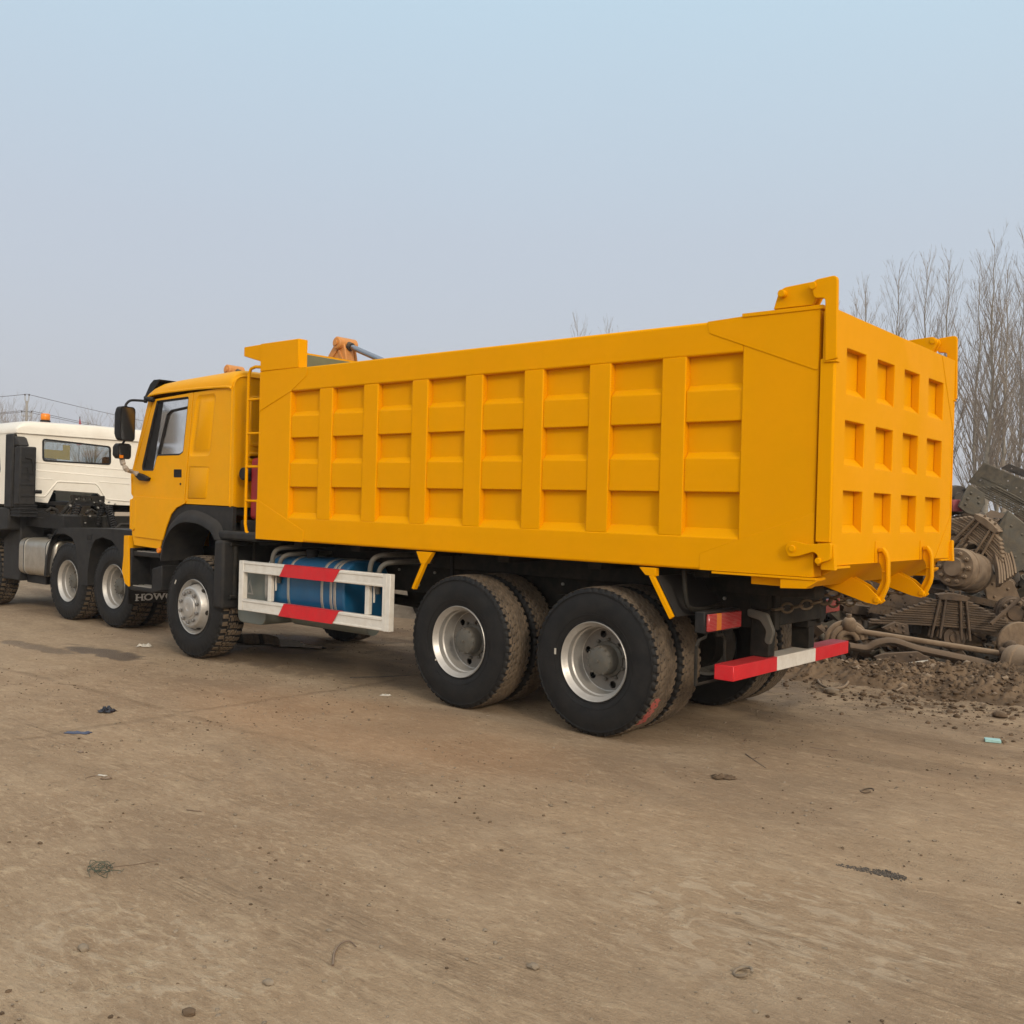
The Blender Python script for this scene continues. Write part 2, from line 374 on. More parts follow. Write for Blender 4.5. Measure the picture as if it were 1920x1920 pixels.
def rrect(x0, x1, z0, z1, r, n=5, skew=0.):
    pts = []
    for cx, cz, a in ((x1-r,z1-r,0),(x0+r,z1-r,PI/2),(x0+r,z0+r,PI),(x1-r,z0+r,3*PI/2)):
        for i in range(n+1):
            t = a+PI/2*i/n; pts.append((cx+r*math.cos(t), cz+r*math.sin(t)))
    return [(x+skew*(z-z0), z) for x, z in pts]
def roundpoly(pts, r, n=4):
    out = []; k = len(pts)
    for i in range(k):
        p = Vector(pts[i]); a = Vector(pts[i-1])-p; b = Vector(pts[(i+1)%k])-p
        ri = r[i] if isinstance(r,(list,tuple)) else r
        ri = min(ri, a.length*.45, b.length*.45)
        if ri < 1e-4: out.append(tuple(p)); continue
        A = p+a.normalized()*ri; B = p+b.normalized()*ri
        for q in range(n+1):
            t = q/n; out.append(tuple(A*(1-t)**2+p*2*t*(1-t)+B*t*t))
    return out
def bez(pts, n=6):
    """smooth a polyline (Catmull-Rom)"""
    P = [Vector(p) for p in pts]; P = [P[0]*2-P[1]]+P+[P[-1]*2-P[-2]]; o = []
    for i in range(1, len(P)-2):
        for q in range(n):
            t = q/n; a,b,c,d = P[i-1:i+3]
            o.append(.5*((2*b)+(-a+c)*t+(2*a-5*b+4*c-d)*t*t+(-a+3*b-3*c+d)*t**3))
    o.append(P[-2]); return o
# ================================================================== GROUND
def groundmat():
    m, n, b = newmat('packed_clay'); co = objco(n); s = n.nodes.new('ShaderNodeSeparateXYZ'); n.links.new(co, s.inputs[0]); st = objco(n, (.6,2.2,1)); st2 = objco(n, (2.2,7,1))
    big = noise(n, .35, 5, .6, co); mid = noise(n, 1.7, 6, .65, co, .6); streak = noise(n, 1.6, 6, .62, st, .4); fine = noise(n, 38, 6, .7, co); fs = noise(n, 5, 6, .7, st2, .3)
    grit = noise(n, 150, 3, .6, co)
    A, B_, C = (.348,.248,.152), (.280,.194,.118), (.420,.315,.205)
    col = mixc(n, rng(n, big, .38, .62), A, B_)
    col = mixc(n, rng(n, mid, .48, .72, 0, .55), col, C)
    col = mixc(n, rng(n, streak, .50, .68, 0, .38), col, (.27,.18,.105))
    col = mixc(n, rng(n, streak, .46, .32, 0, .35), col, C)
    col = mixc(n, rng(n, fs, .55, .75, 0, .45), col, (.22,.145,.085))
    col = mixc(n, rng(n, fine, .56, .72, 0, .5), col, (.23,.155,.09))
    col = mixc(n, rng(n, grit, .62, .74, 0, .5), col, (.46,.36,.24))
    vor = n.nodes.new('ShaderNodeTexVoronoi'); vor.inputs['Scale'].default_value = 55; n.links.new(co, vor.inputs['Vector'])
    peb = math_(n, 'MULTIPLY', rng(n, vor.outputs['Distance'], .30, .16), rng(n, noise(n, 3.2, 5, .7, co), .50, .62))
    col = mixc(n, math_(n,'MULTIPLY',peb,.55), col, (.50,.40,.28))
    spk = noise(n, 75, 4, .75, co); col = mixc(n, rng(n, spk, .40, .28, 0, .8), col, (.10,.066,.038))
    med = noise(n, 13, 6, .7, objco(n, (.7,1.6,1)), .5); col = mixc(n, rng(n, med, .53, .66, 0, .6), col, (.47,.35,.225)); col = mixc(n, rng(n, med, .44, .32, 0, .6), col, (.20,.135,.082))
    fl = noise(n, 30, 5, .75, objco(n, (.55,1.7,1)), .4); col = mixc(n, rng(n, fl, .56, .66, 0, .55), col, (.50,.385,.26)); col = mixc(n, rng(n, fl, .42, .34, 0, .55), col, (.18,.12,.072))
    big2 = noise(n, .9, 5, .65, objco(n, (.6,1.3,1)), .8); col = mixc(n, rng(n, big2, .52, .64, 0, .48), col, (.225,.158,.10)); col = mixc(n, rng(n, big2, .46, .34, 0, .30), col, (.44,.32,.205))
    # dry pale crust towards the foreground, in patches
    near = rng(n, s.outputs['Y'], -1.6, -4.0, 0, 1)
    crust = math_(n, 'MULTIPLY', near, rng(n, noise(n, 5.5, 5, .6, objco(n, (.7,1.5,1)), 1.2), .56, .64, 0, .55))
    col = mixc(n, crust, col, (.46,.35,.225))
    # old slab joints showing through the dirt
    def strip(axis, c0, hw, lo, hi, k):
        u = s.outputs[axis]; v_ = s.outputs['X' if axis == 'Y' else 'Y']
        jit = math_(n, 'ADD', u, rng(n, mid, .3, .7, -.05, .05)); d = math_(n, 'ABSOLUTE', math_(n, 'SUBTRACT', jit, c0))
        m1 = rng(n, d, hw, hw*.25, 0, k); m2 = math_(n, 'MULTIPLY', rng(n, v_, lo, lo+.5), rng(n, v_, hi, hi-.5))
        return math_(n, 'MULTIPLY', m1, m2)
    j_ = math_(n, 'MAXIMUM', strip('Y', -1.61, .06, -2.2, 4.2, .5), strip('X', 1.36, .07, -3.2, 1.2, .5))
    j_ = math_(n, 'MULTIPLY', j_, rng(n, noise(n, 4, 5, .7, co), .38, .56, .25, 1)); col = mixc(n, j_, col, (.17,.115,.068))
    # scraped pale patches in the right foreground and fine parallel scratch tracks
    def spot(x0, y0, rx, ry):
        dx = math_(n, 'DIVIDE', math_(n, 'SUBTRACT', s.outputs['X'], x0), rx); dy = math_(n, 'DIVIDE', math_(n, 'SUBTRACT', s.outputs['Y'], y0), ry)
        return rng(n, math_(n, 'ADD', math_(n,'MULTIPLY',dx,dx), math_(n,'MULTIPLY',dy,dy)), 1.0, .4)
    sc = noise(n, 6.5, 4, .55, objco(n, (.8,1.5,1)), 1.0); scm = math_(n, 'MULTIPLY', math_(n, 'MAXIMUM', spot(6.5,-2.05,.85,.75), spot(4.9,-4.0,.8,.4)), rng(n, sc, .51, .60, 0, .42))
    col = mixc(n, scm, col, (.50,.40,.28))
    scr = noise(n, 1.0, 5, .7, objco(n, (.5,55,1)), .15)
    scrm = math_(n, 'MULTIPLY', math_(n, 'MAXIMUM', math_(n, 'MAXIMUM', spot(5.2,-3.4,1.6,.33), spot(6.9,-2.1,1.2,.35)), math_(n, 'MAXIMUM', spot(2.2,-2.7,2.4,.3), spot(7.0,1.6,2.6,.9))), math_(n, 'MULTIPLY', rng(n, scr, .50, .64, 0, .5), rng(n, noise(n, 3.3, 5, .7, co), .40, .60)))
    col = mixc(n, scrm, col, (.20,.138,.085))
    redm = math_(n, 'MULTIPLY', spot(2.6,-.9,2.2,.9), rng(n, big, .35, .6, .05, .26)); col = mixc(n, redm, col, (.42,.235,.115))
    # tyre tracks running along the yard: bands of pressed blocks
    wob = math_(n, 'MULTIPLY', rng(n, noise(n, .25, 2, .5, co), 0, 1, -.5, .5), .8)
    yy = math_(n, 'ADD', s.outputs['Y'], wob)
    tr = None
    for y0, hw, k in ((1.05,.24,.9),(1.75,.22,1.),(2.5,.24,.9),(-.75,.26,.25),(-3.05,.22,.3),(3.2,.26,.8)):
        d = math_(n, 'ABSOLUTE', math_(n, 'SUBTRACT', yy, y0)); q = rng(n, d, hw, hw*.75, 0, k)
        tr = q if tr is None else math_(n, 'MAXIMUM', tr, q)
    tr = math_(n, 'MULTIPLY', tr, rng(n, noise(n, .9, 4, .6, co), .42, .58))
    br = n.nodes.new('ShaderNodeTexBrick'); cmb = n.nodes.new('ShaderNodeCombineXYZ'); n.links.new(s.outputs['X'], cmb.inputs[0]); n.links.new(yy, cmb.inputs[1])
    n.links.new(cmb.outputs[0], br.inputs['Vector']); br.inputs['Scale'].default_value = 13; br.inputs['Mortar Size'].default_value = .035; br.inputs['Mortar Smooth'].default_value = .6
    br.inputs['Color1'].default_value = (0,0,0,1); br.inputs['Color2'].default_value = (.3,.3,.3,1); br.inputs['Mortar'].default_value = (1,1,1,1)
    tm = math_(n, 'MULTIPLY', tr, br.outputs[0])
    col = mixc(n, math_(n, 'MULTIPLY', tr, .16), col, (.26,.17,.1)); col = mixc(n, math_(n, 'MULTIPLY', tm, .42), col, (.17,.112,.068))
    # spilt oil and wet clay, each with its own outline
    wet = None
    for x0, y0, rx, ry, k in ((-1.75,1.35,1.3,.8,1.),(-2.1,-.42,.95,.22,1.),(-3.0,-.75,.9,.16,.7),(-.9,.5,1.1,.5,.8),(.6,.85,2.2,.7,.55),(2.0,2.4,3.2,1.5,.6),(6.2,3.75,.5,.28,1.)):
        dx = math_(n, 'DIVIDE', math_(n, 'SUBTRACT', s.outputs['X'], x0), rx); dy = math_(n, 'DIVIDE', math_(n, 'SUBTRACT', s.outputs['Y'], y0), ry)
        d = math_(n, 'ADD', math_(n,'MULTIPLY',dx,dx), math_(n,'MULTIPLY',dy,dy)); d = math_(n, 'ADD', d, rng(n, mid, .3, .7, -.7, .7))
        q = rng(n, d, 1.0, .45, 0, k); wet = q if wet is None else math_(n, 'MAXIMUM', wet, q)
    col = mixc(n, math_(n,'MULTIPLY',wet,.75), col, (.075,.052,.035))
    bankm = math_(n, 'MULTIPLY', rng(n, s.outputs['Y'], 3.0, 4.1), rng(n, s.outputs['X'], 2.9, 3.8))
    col = mixc(n, math_(n, 'MULTIPLY', bankm, rng(n, noise(n, 7, 6, .7, co), .35, .6, .2, .9)), col, (.16,.112,.07))
    loose = math_(n, 'MULTIPLY', math_(n, 'MULTIPLY', rng(n, s.outputs['Y'], 2.1, 3.1), rng(n, s.outputs['X'], 3.2, 4.2)), rng(n, noise(n, 4.5, 6, .75, co, .8), .50, .60, 0, .75)); col = mixc(n, loose, col, (.12,.083,.052))
    n.links.new(col, b.inputs['Base Color']); n.links.new(rng(n, wet, .3, 1, .95, .5), b.inputs['Roughness']); b.inputs['Specular IOR Level'].default_value = .25
    h = math_(n, 'ADD', math_(n,'MULTIPLY',mid,.55), math_(n,'ADD', math_(n,'MULTIPLY',fine,.22), math_(n,'MULTIPLY',fs,.30)))
    h = math_(n, 'ADD', h, math_(n,'MULTIPLY',grit,.10)); h = math_(n,'ADD',h,math_(n,'MULTIPLY',med,.28)); h = math_(n,'ADD',h,math_(n,'MULTIPLY',fl,.22)); h = math_(n,'ADD',h,math_(n,'MULTIPLY',peb,.12)); h = math_(n,'ADD',h,math_(n,'MULTIPLY',spk,.12)); h = math_(n, 'SUBTRACT', h, math_(n,'MULTIPLY',tm,.35)); h = math_(n,'ADD',h,math_(n,'MULTIPLY',crust,.18)); h = math_(n,'ADD',h,math_(n,'MULTIPLY',scm,.2)); h = math_(n,'SUBTRACT',h,math_(n,'MULTIPLY',scrm,.25)); h = math_(n,'SUBTRACT',h,math_(n,'MULTIPLY',j_,.3))
    bump(n, b, h, .85, .045); return m
def make_ground():
    n = 330; a = 1.25; bq = math.asinh(1500/a); t = np.linspace(-1, 1, 2*n+1); g = a*np.sinh(bq*t)
    X, Y = np.meshgrid(4.9+g, 0.6+g, indexing='ij'); Z = gh(X, Y)
    near = np.exp(-(((X-6)/9)**2+((Y-1)/9)**2))
    Z = Z+near*(.016*fbm(X*2.2, Y*2.2, 4, 11)+.008*fbm(X*1.2, Y*7, 3, 12)+.006*fbm(X*6, Y*9, 3, 13))
    N = 2*n+1; v = np.stack([X,Y,Z],-1).reshape(-1,3); i = np.arange(N-1)[:,None]*N+np.arange(N-1)[None,:]
    f = np.stack([i, i+N, i+N+1, i+1], -1).reshape(-1,4)
    me = bpy.data.meshes.new('ground'); me.vertices.add(len(v)); me.vertices.foreach_set('co', v.ravel())
    me.loops.add(f.size); me.loops.foreach_set('vertex_index', f.ravel()); me.polygons.add(len(f))
    me.polygons.foreach_set('loop_start', np.arange(0, f.size, 4)); me.polygons.foreach_set('use_smooth', np.ones(len(f), bool)); me.update(); me.validate()
    me.materials.append(groundmat()); o = bpy.data.objects.new('ground', me); COL.objects.link(o); tag(o, kind='structure')
make_ground()
# shallow puddle under the truck
def puddle():
    m, n, b = newmat('muddy_water'); b.inputs['Base Color'].default_value = (.035,.03,.026,1); b.inputs['Roughness'].default_value = .04
    v = objco(n); bump(n, b, noise(n, 9, 4, .6, v), .12, .01); R = random.Random(3)
    mb = MB(); c = Vector((-1.75,1.42)); pts = []
    for i in range(60):
        t = 2*PI*i/60; q = 1+.22*math.sin(3*t+1)+.15*math.sin(7*t)+R.uniform(-.07,.07)
        pts.append((c.x+.80*q*math.cos(t), c.y+.30*q*math.sin(t)))
    z = max(G(*p) for p in pts)+.004; zs = [G(*p)+.016 for p in pts]
    mb.add([(p[0],p[1],zz) for p, zz in zip(pts,zs)]+[(c.x,c.y,G(*c)+.016)], [(i,(i+1)%60,60) for i in range(60)])
    o = mb.build('puddle', m, smooth=80); tag(o, kind='structure')
puddle()

# ================================================================== WHEELS
def tyre_mesh(kind, R=.548, W=.30, Rr=.285):
    NA = 336; mb = MB(); hw = W/2
    side = [(Rr-.004,-.40*W*1.0),(Rr+.004,-.455*W),(Rr+.03,-.49*W),(Rr+.085,-.525*W),(Rr+.135,-.53*W),(Rr+.175,-.515*W),(Rr+.205,-.495*W),(Rr+.222,-.482*W),(Rr+.226,-.488*W)]
    K = 30; prof = []
    for r, y in side: prof.append((r,y,None))
    for k in range(K+1):
        t = -1+2*k/K; yy = t*hw*.93; r = R-.006*t*t*t*t-.002*t*t
        if abs(t) > .95: r -= .006
        prof.append((r,yy,t))
    for r, y in reversed(side): prof.append((r,-y,None))
    n = len(prof); vs = []
    P = 56 if kind == 'rib' else 42
    for i in range(NA):
        th = 2*PI*i/NA; c, s_ = math.cos(th), math.sin(th); ph = (th*P/(2*PI)) % 1.0
        for j, (r, y, t) in enumerate(prof):
            if t is not None:
                g = 0
                if kind == 'rib':
                    for q, t0 in enumerate((-.60,-.20,.20,.60)):
                        z = t0+.055*(1 if (ph+.25*q) % 1 < .5 else -1)
                        if abs(t-z) < .040: g = .011
                    if abs(t) > .74 and (ph < .26): g = .013
                    elif abs(t) < .74 and ((ph+.3*math.copysign(1,t)*(1 if abs(t)>.35 else 2)) % 1) < .10: g = max(g,.006)
                else:
                    for t0 in (-.38,.0,.38):
                        z = t0+.07*(1 if ph < .5 else -1)
                        if abs(t-z) < .05: g = .014
                    if abs(t) > .42 and (ph+(.5 if t > 0 else 0)) % 1 < .32: g = .016
                    elif abs(t) <= .42 and ((ph+.25) % 1) < .2: g = .012
                r = r-g
            elif .18 < r-Rr < .229 and ph < .26 and kind == 'rib': r = r-.004; 
            elif .16 < r-Rr < .229 and kind != 'rib' and (ph+(.5 if y > 0 else 0)) % 1 < .32: r -= .010
            vs.append((r*c, y, r*s_))
    fs = [(i*n+j, ((i+1)%NA)*n+j, ((i+1)%NA)*n+j+1, i*n+j+1) for i in range(NA) for j in range(n-1)]
    mb.add(vs, fs)
    # moulded rings and raised lettering bars on the sidewall
    for rr in (.300,.345,.505):
        for sg in (-1,1): mb.lathe([(rr,-.001),(rr+.0015,.0025),(rr+.004,.0025),(rr+.0055,-.001)], (0,sg*(.512*W if rr > .33 else .497*W),0), 'y', 96) if sg > 0 else mb.lathe([(rr,.001),(rr+.0015,-.0025),(rr+.004,-.0025),(rr+.0055,.001)], (0,sg*(.512*W if rr > .33 else .497*W),0), 'y', 96)
    return mb
TY = {k: tyre_mesh(k) for k in ('rib','lug')}
W_T = .30
def rim_dual():
    """outer rear rim, outer side towards -y, tyre centre plane at y=0"""
    o = -W_T/2+.012
    mb = MB(); mb.lathe([(.268,o+.03),(.284,o+.02),(.293,o+.004),(.295,o-.006),(.290,o-.012),(.283,o-.006),(.277,o+.008),(.262,o+.024),(.258,o+.03),(.256,o+.075),(.247,o+.085),(.243,o+.11),(.243,o+.17),(.236,o+.185),(.226,o+.188)], n=96)
    mb.lathe([(.262,o+.03),(.262,W_T/2-.02),(.29,W_T/2-.01)], n=64)
    return mb
def disc_dual():
    o = -W_T/2+.012; mb = MB(); hs = []
    for k in range(6):
        t = 2*PI*(k+.3)/6; cx, cz = .190*math.cos(t), .190*math.sin(t)
        hs.append([(cx+.028*math.cos(q), cz+.028*math.sin(q)) for q in [2*PI*j/16 for j in range(16)]])
    mb.prism([(.232*math.cos(2*PI*j/64), .232*math.sin(2*PI*j/64)) for j in range(64)], 'y', o+.186, o+.198, hs)
    return mb
def hub_dual():
    o = -W_T/2+.012; mb = MB()
    mb.lathe([(.135,o+.187),(.135,o+.172),(.122,o+.165),(.112,o+.160),(.108,o+.08),(.100,o+.066),(.086,o+.058),(.03,o+.052),(0,o+.052)], n=48)
    for k in range(12):
        t = 2*PI*k/12; mb.rod((.098*math.cos(t), o+.057, .098*math.sin(t)), .009, .012, n=6)
    mb.rod((0,o+.036,0), .012, .02, n=6)
    mb.lathe([(.21,o+.24),(.21,.16),(.0,.16)], n=48)
    return mb
def nuts(r, o, k=10, rad=.016, h=.03):
    mb = MB()
    for i in range(k):
        t = 2*PI*i/k; mb.rod((r*math.cos(t), o-h, r*math.sin(t)), rad, h, n=8, b=.004)
    return mb
def nut1(i, r, o, k, rad, h):
    t = 2*PI*i/k; return MB().rod((r*math.cos(t), o-h, r*math.sin(t)), rad, h, n=8, b=.005)
M['nut'] = surf('dark_steel_nut', (.22,.21,.20), .4, metal=.6)
def rim_front():
    o = -W_T/2+.012; mb = MB()
    mb.lathe([(.268,o+.03),(.284,o+.02),(.293,o+.004),(.295,o-.006),(.290,o-.012),(.283,o-.006),(.277,o+.008),(.262,o+.024),(.258,o+.03),(.257,o+.055),(.252,o+.062)], n=96)
    mb.lathe([(.253,o+.06),(.246,o+.045),(.222,o-.035),(.214,o-.048),(.206,o-.053),(.195,o-.055),(.188,o-.050),(.135,o-.050),(.128,o-.058),(.112,o-.060),(.104,o-.070),(.096,o-.073),(.04,o-.073),(.036,o-.070),(0,o-.070)], n=96)
    mb.lathe([(.262,o+.03),(.262,W_T/2-.02),(.29,W_T/2-.01)], n=64)
    return mb
def hole_patches():  # flat dark patches on the rim paint the shade of open hand holes
    o = -W_T/2+.012; mb = MB()
    for i in range(6):
        t = 2*PI*(i+.15)/6; c = Vector((math.cos(t),0,math.sin(t))); tg = Vector((-math.sin(t),0,math.cos(t))); nrm = (c*.95+Vector((0,-.33,0))).normalized()
        ax2 = nrm.cross(tg).normalized(); cen = c*.2375+Vector((0,o+.012,0)); vs = []
        for j in range(20):
            q = 2*PI*j/20; vs.append(cen+nrm*.002+tg*.027*math.cos(q)+ax2*.022*math.sin(q))
        mb.add(vs, [tuple(range(20))])
    return mb
RIMD, HUBD, RIMF, DISD = rim_dual(), hub_dual(), rim_front(), disc_dual()
M['disc'] = surf('dull_grey_wheel_disc', (.17,.16,.148), .55, metal=.2, var=.2, scale=9, dirt=(.2,.16,.12), dirtamt=.3, bmp=.1)
_cache = {}
def mesh_obj(key, mb, name, mat, parent, **k):
    if key in _cache: o = _cache[key].copy(); COL.objects.link(o); o.parent = parent; o.location = (0,0,0); return o
    o = mb.build(name, mat, None, **k); o.parent = parent; o.location = (0,0,0); _cache[key] = o; return o
def wheel(parent, x, y, z, kind, side=-1, rot=0., tread='rib', mat='tyre', inner=False):
    """y is the tyre's centre plane; side -1 faces the camera side"""
    e = sub('wheel', parent, (x,y,z)); e.rotation_euler = (0, rot, 0 if side < 0 else PI)
    mesh_obj('ty'+tread+mat, TY[tread], 'tyre', mat, e, smooth=40)
    if kind == 'dual':
        mesh_obj('rimd', RIMD, 'rim', 'silver', e, smooth=30); mesh_obj('hubd', HUBD, 'hub', 'hub', e, smooth=30); mesh_obj('disd', DISD, 'wheel_disc', 'disc', e); [mesh_obj('nutd%d' % i, nut1(i, .150, -W_T/2+.199, 10, .013, .03), 'wheel_nut', 'hub', e) for i in range(10)]
    elif kind == 'front':
        mesh_obj('rimf', RIMF, 'rim', 'silver', e, smooth=25); [mesh_obj('nutf%d' % i, nut1(i, .160, -W_T/2+.012-.054, 10, .0195, .028), 'wheel_nut', 'nut', e) for i in range(10)]; mesh_obj('hh', hole_patches(), 'hand_hole_patches', 'chassis', e)
    elif kind == 'inner':
        mesh_obj('rimi', MB().lathe([(.29,-.13),(.262,-.11),(.262,.12),(.29,.13)], n=48).lathe([(.262,.0),(.21,.02),(.0,.02)], n=48), 'rim', 'silver', e)
    return e

# ================================================================== YELLOW DUMP TRUCK
T = thing('dump_truck', (1.9,1.2,0), 'yellow dump truck with ribbed high-sided cargo body, parked on the clay yard', 'dump truck')
YC = 1.2                                # centre line
def far(y): return 2*YC-y
def both(f, *a, **k):
    """build a part on the near side and its mirror on the far side"""
    for sg in (1,-1): f(sg, *a, **k)
def my(y, sg): return y if sg > 0 else 2*YC-y
ZT = 2.935; ZB = 1.278; LB = 5.765
# ---- cargo body
body = sub('cargo_body', T, (2.9,1.2,1.28))
def side_panel(sg):
    mb = MB()
    B = lambda x0,x1,y0,y1,z0,z1: mb.box(x0,x1,min(my(y0,sg),my(y1,sg)),max(my(y0,sg),my(y1,sg)),z0,z1)
    B(.40,5.40,.056,.10,1.40,2.80)                       # skin
    # top rail and bottom rail, pressed channels with a chamfered lower lip
    def rail(poly, x0, x1):
        mb.prism([(my(p[0],sg),p[1]) for p in poly], 'x', x0, x1)
    rail([(0,2.722),(0,ZT-.012),(.012,ZT),(.13,ZT),(.13,2.715),(.010,2.712)], .5, 5.228)
    rail([(0,1.498),(0,ZB+.012),(.012,ZB),(.13,ZB),(.13,1.56),(.056,1.56)], .5, 5.228)
    mb.box(0,.5,min(my(0,sg),my(.13,sg)),max(my(0,sg),my(.13,sg)),ZB,ZT)
    mb.box(5.228,LB-.02,min(my(0,sg),my(.13,sg)),max(my(0,sg),my(.13,sg)),ZB,ZT)
    xs = [.5+.6155*i for i in range(8)]
    for i in range(7):
        a = xs[i]+.427; b = xs[i+1]; rail([(0.001,1.499),(0.001,2.716),(.058,2.716),(.058,1.499)], a, b)
    for i in range(8):
        a = xs[i]+.0; b = xs[i]+.427
        for z0, z1 in ((2.265,2.475),(1.795,2.022)):
            rail([(.012,z0+.004),(.012,z1),(.058,z1+.050),(.058,z0)], a, b)
    return mb.build('side_panel', 'yellow', body, bevel=.007, seg=2)
both(side_panel)
def gussets(sg):
    mb = MB(); y0, y1 = my(-.005,sg), my(.0,sg)
    P = lambda pts: mb.prism(pts, 'y', y0, y1)
    P([(0.006,2.54),(.006,2.933),(.738,2.933),(.738,2.85),(.498,2.712)])
    P([(-.0,ZB+.002),(-.0,1.675),(.745,1.388),(.748,ZB+.002)])
    P([(4.965,2.935),(5.745,2.965),(5.745,2.567),(5.722,2.563),(4.978,2.857)])
    P([(4.955,ZB),(4.955,1.389),(5.735,1.676),(5.745,1.676),(5.745,ZB)])
    mb.box(5.22,LB,min(my(-.012,sg),my(.14,sg)),max(my(-.012,sg),my(.14,sg)),ZT+.001,ZT+.026)   # cap plate
    mb.box(5.05,LB+.002,min(my(-.012,sg),my(.14,sg)),max(my(-.012,sg),my(.14,sg)),ZB-.018,ZB-.003)
    return mb.split('corner_plate', 'yellow', body, bevel=.002)
both(gussets)
# floor, subframe, front wall, canopy
mb = MB(); mb.box(.05,5.72,.135,2.265,1.31,1.36); mb.build('floor', 'chassis', body, bevel=.004)
mb = MB()
for x in (.35,1.2,2.1,3.0,3.9,4.8): mb.box(x,x+.12,.20,2.2,1.215,1.309)
mb.split('floor_bearer', 'chassis', body, bevel=.004)
mb = MB()
for y in (.62,1.52): mb.box(.1,5.5,y,y+.16,1.09,1.30)
mb.split('subframe', 'chassis', body, bevel=.006)
mb = MB(); mb.box(.02,.07,.131,2.269,ZB,3.17); mb.build('front_wall', 'olive', body, bevel=.004)
def interior(sg):
    mb = MB(); mb.box(.08,5.7,min(my(.102,sg),my(.112,sg)),max(my(.102,sg),my(.112,sg)),1.37,2.90); mb.build('inner_lining', 'olive', body)
both(interior)
def canopy(sg):
    mb = MB(); y0, y1 = my(0.0,sg), my(.11,sg)
    mb.box(-.004,.60,min(y0,y1),max(y0,y1),ZT+.002,3.212)
    mb.prism([(-.325,3.118),(-.325,3.21),(-.005,3.215),(-.005,3.035)], 'y', my(.03,sg), my(.10,sg))
    mb.build('canopy_post', 'yellow', body, bevel=.006)
both(canopy)
mb = MB(); mb.prism([(-.32,3.17),(-.32,3.195),(.018,3.196),(.018,3.17)], 'y', .101, 2.299); mb.build('canopy_sheet', 'yellow', body)
# ladder on the front edge
mb = MB(); yl = .045; xl = -.245
mb.tube([(0.0,yl,2.985),(-.14,yl,3.0),(-.215,yl,2.985),(-.25,yl,2.93),(xl,yl,1.42),(-.225,yl,1.345),(-.16,yl,1.31),(0.0,yl,1.302)], .016, 12)
for px, pz in ((476,749),(474,812.5),(471,875),(468,939)):
    z = aty(px,pz,yl).z; mb.tube([(xl,yl,z),(0.0,yl,z)], .013, 10)
mb.build('ladder', 'yellow', body, smooth=60)
# rear floor beam under the gate, belly and skirt
mb = MB()
mb.prism([(.06,ZB-.02),(.06,1.205),(.30,1.205),(2.10,1.205),(2.34,1.205),(2.34,ZB-.02)], 'x', 5.30, 5.60)
mb.prism([(5.30,1.36),(5.53,1.20),(5.62,1.20),(5.86,1.36)], 'y', .15, 2.25)
def keel(sg):
    mb.prism([(5.53,ZB-.02),(5.53,1.196),(5.70,1.205),(5.775,1.26)], 'y', my(-.004,sg), my(.10,sg))
both(keel)
mb.build('rear_crossbeam', 'yellow', body, bevel=.004)
def stay(sg):
    y0, y1 = my(0.0,sg), my(.05,sg)
    mb = MB(); mb.prism([(2.258,ZB-.01),(2.447,ZB-.01),(2.372,1.168),(2.312,1.168)], 'y', y0, y1)
    mb.prism([(2.325,1.167),(2.365,1.167),(2.246,.944),(2.212,.952)], 'y', my(.0,sg), my(.04,sg)); mb.build('splash_stay', 'yellow', body, bevel=.003)
    mb = MB(); mb.prism([(4.478,ZB-.01),(4.612,ZB-.01),(4.612,1.21),(4.530,1.215)], 'y', y0, y1)
    mb.prism([(4.560,1.212),(4.600,1.212),(4.762,.945),(4.735,.925)], 'y', my(-.004,sg), my(.025,sg)); mb.build('splash_stay', 'yellow', body, bevel=.003)
    mb = MB(); mb.prism([(4.602,1.215),(4.612,1.215),(4.775,.945),(4.765,.940)], 'y', my(.026,sg), my(.70,sg)); mb.build('splash_plate', 'fender', body, bevel=.002)
    mb = MB(); q = [(4.80,my(.62,sg),1.0),(4.83,my(.30,sg),.985),(4.815,my(.14,sg),1.0),(4.80,my(.10,sg),1.06),(4.78,my(.10,sg),1.26)]
    mb.tube(bez(q,4), .017, 10); mb.build('bent_pipe', 'chassis', body, smooth=60)
both(stay)
# ---- tailgate
XG = 5.85
gate = sub('tailgate', T, (XG,1.2,2.9))
mb = MB()
mb.prism([(.0,1.352),(.0,2.925),(2.40,2.925),(2.40,1.352)], 'x', XG-.085, XG-.0605)
cols = [(.178,.505),(.710,1.037),(1.240,1.567),(1.770,2.130)]; rows = [(2.425,2.712),(1.98,2.262),(1.555,1.822)]
mb.prism([(0,1.352),(2.40,1.352),(2.40,2.925),(0,2.925)], 'x', XG-.060, XG, [[(c0,r0),(c1,r0),(c1,r1),(c0,r1)] for c0, c1 in cols for r0, r1 in rows])
for c0, c1 in cols:
    for r0, r1 in rows: mb.prism([(XG-.060,r0),(XG-.004,r0),(XG-.060,r0+.055)], 'y', c0+.001, c1-.001)
mb.build('gate_panel', 'yellow', gate, bevel=.005, seg=2)
mb = MB()   # vertical press folds and corner plates
mb.prism([(.0,2.60),(.0,2.923),(.26,2.923),(.178,2.715)], 'x', XG+.0005, XG+.004)
mb.prism([(2.40,2.35),(2.40,2.923),(2.06,2.923)], 'x', XG+.0005, XG+.004)
mb.prism([(2.40,1.70),(2.40,1.354),(2.02,1.354)], 'x', XG+.0005, XG+.004)
for c0, c1 in (cols[0],cols[1],cols[2],cols[3]): pass
for y in (.80,1.72): mb.box(XG+.001,XG+.006,y-.05,y+.05,1.354,1.50)
mb.box(XG-.07,XG+.012,.02,.30,1.335,1.350); mb.box(XG-.07,XG+.012,2.16,2.42,1.335,1.350)
mb.split('gate_trim', 'yellow', gate, bevel=.002)
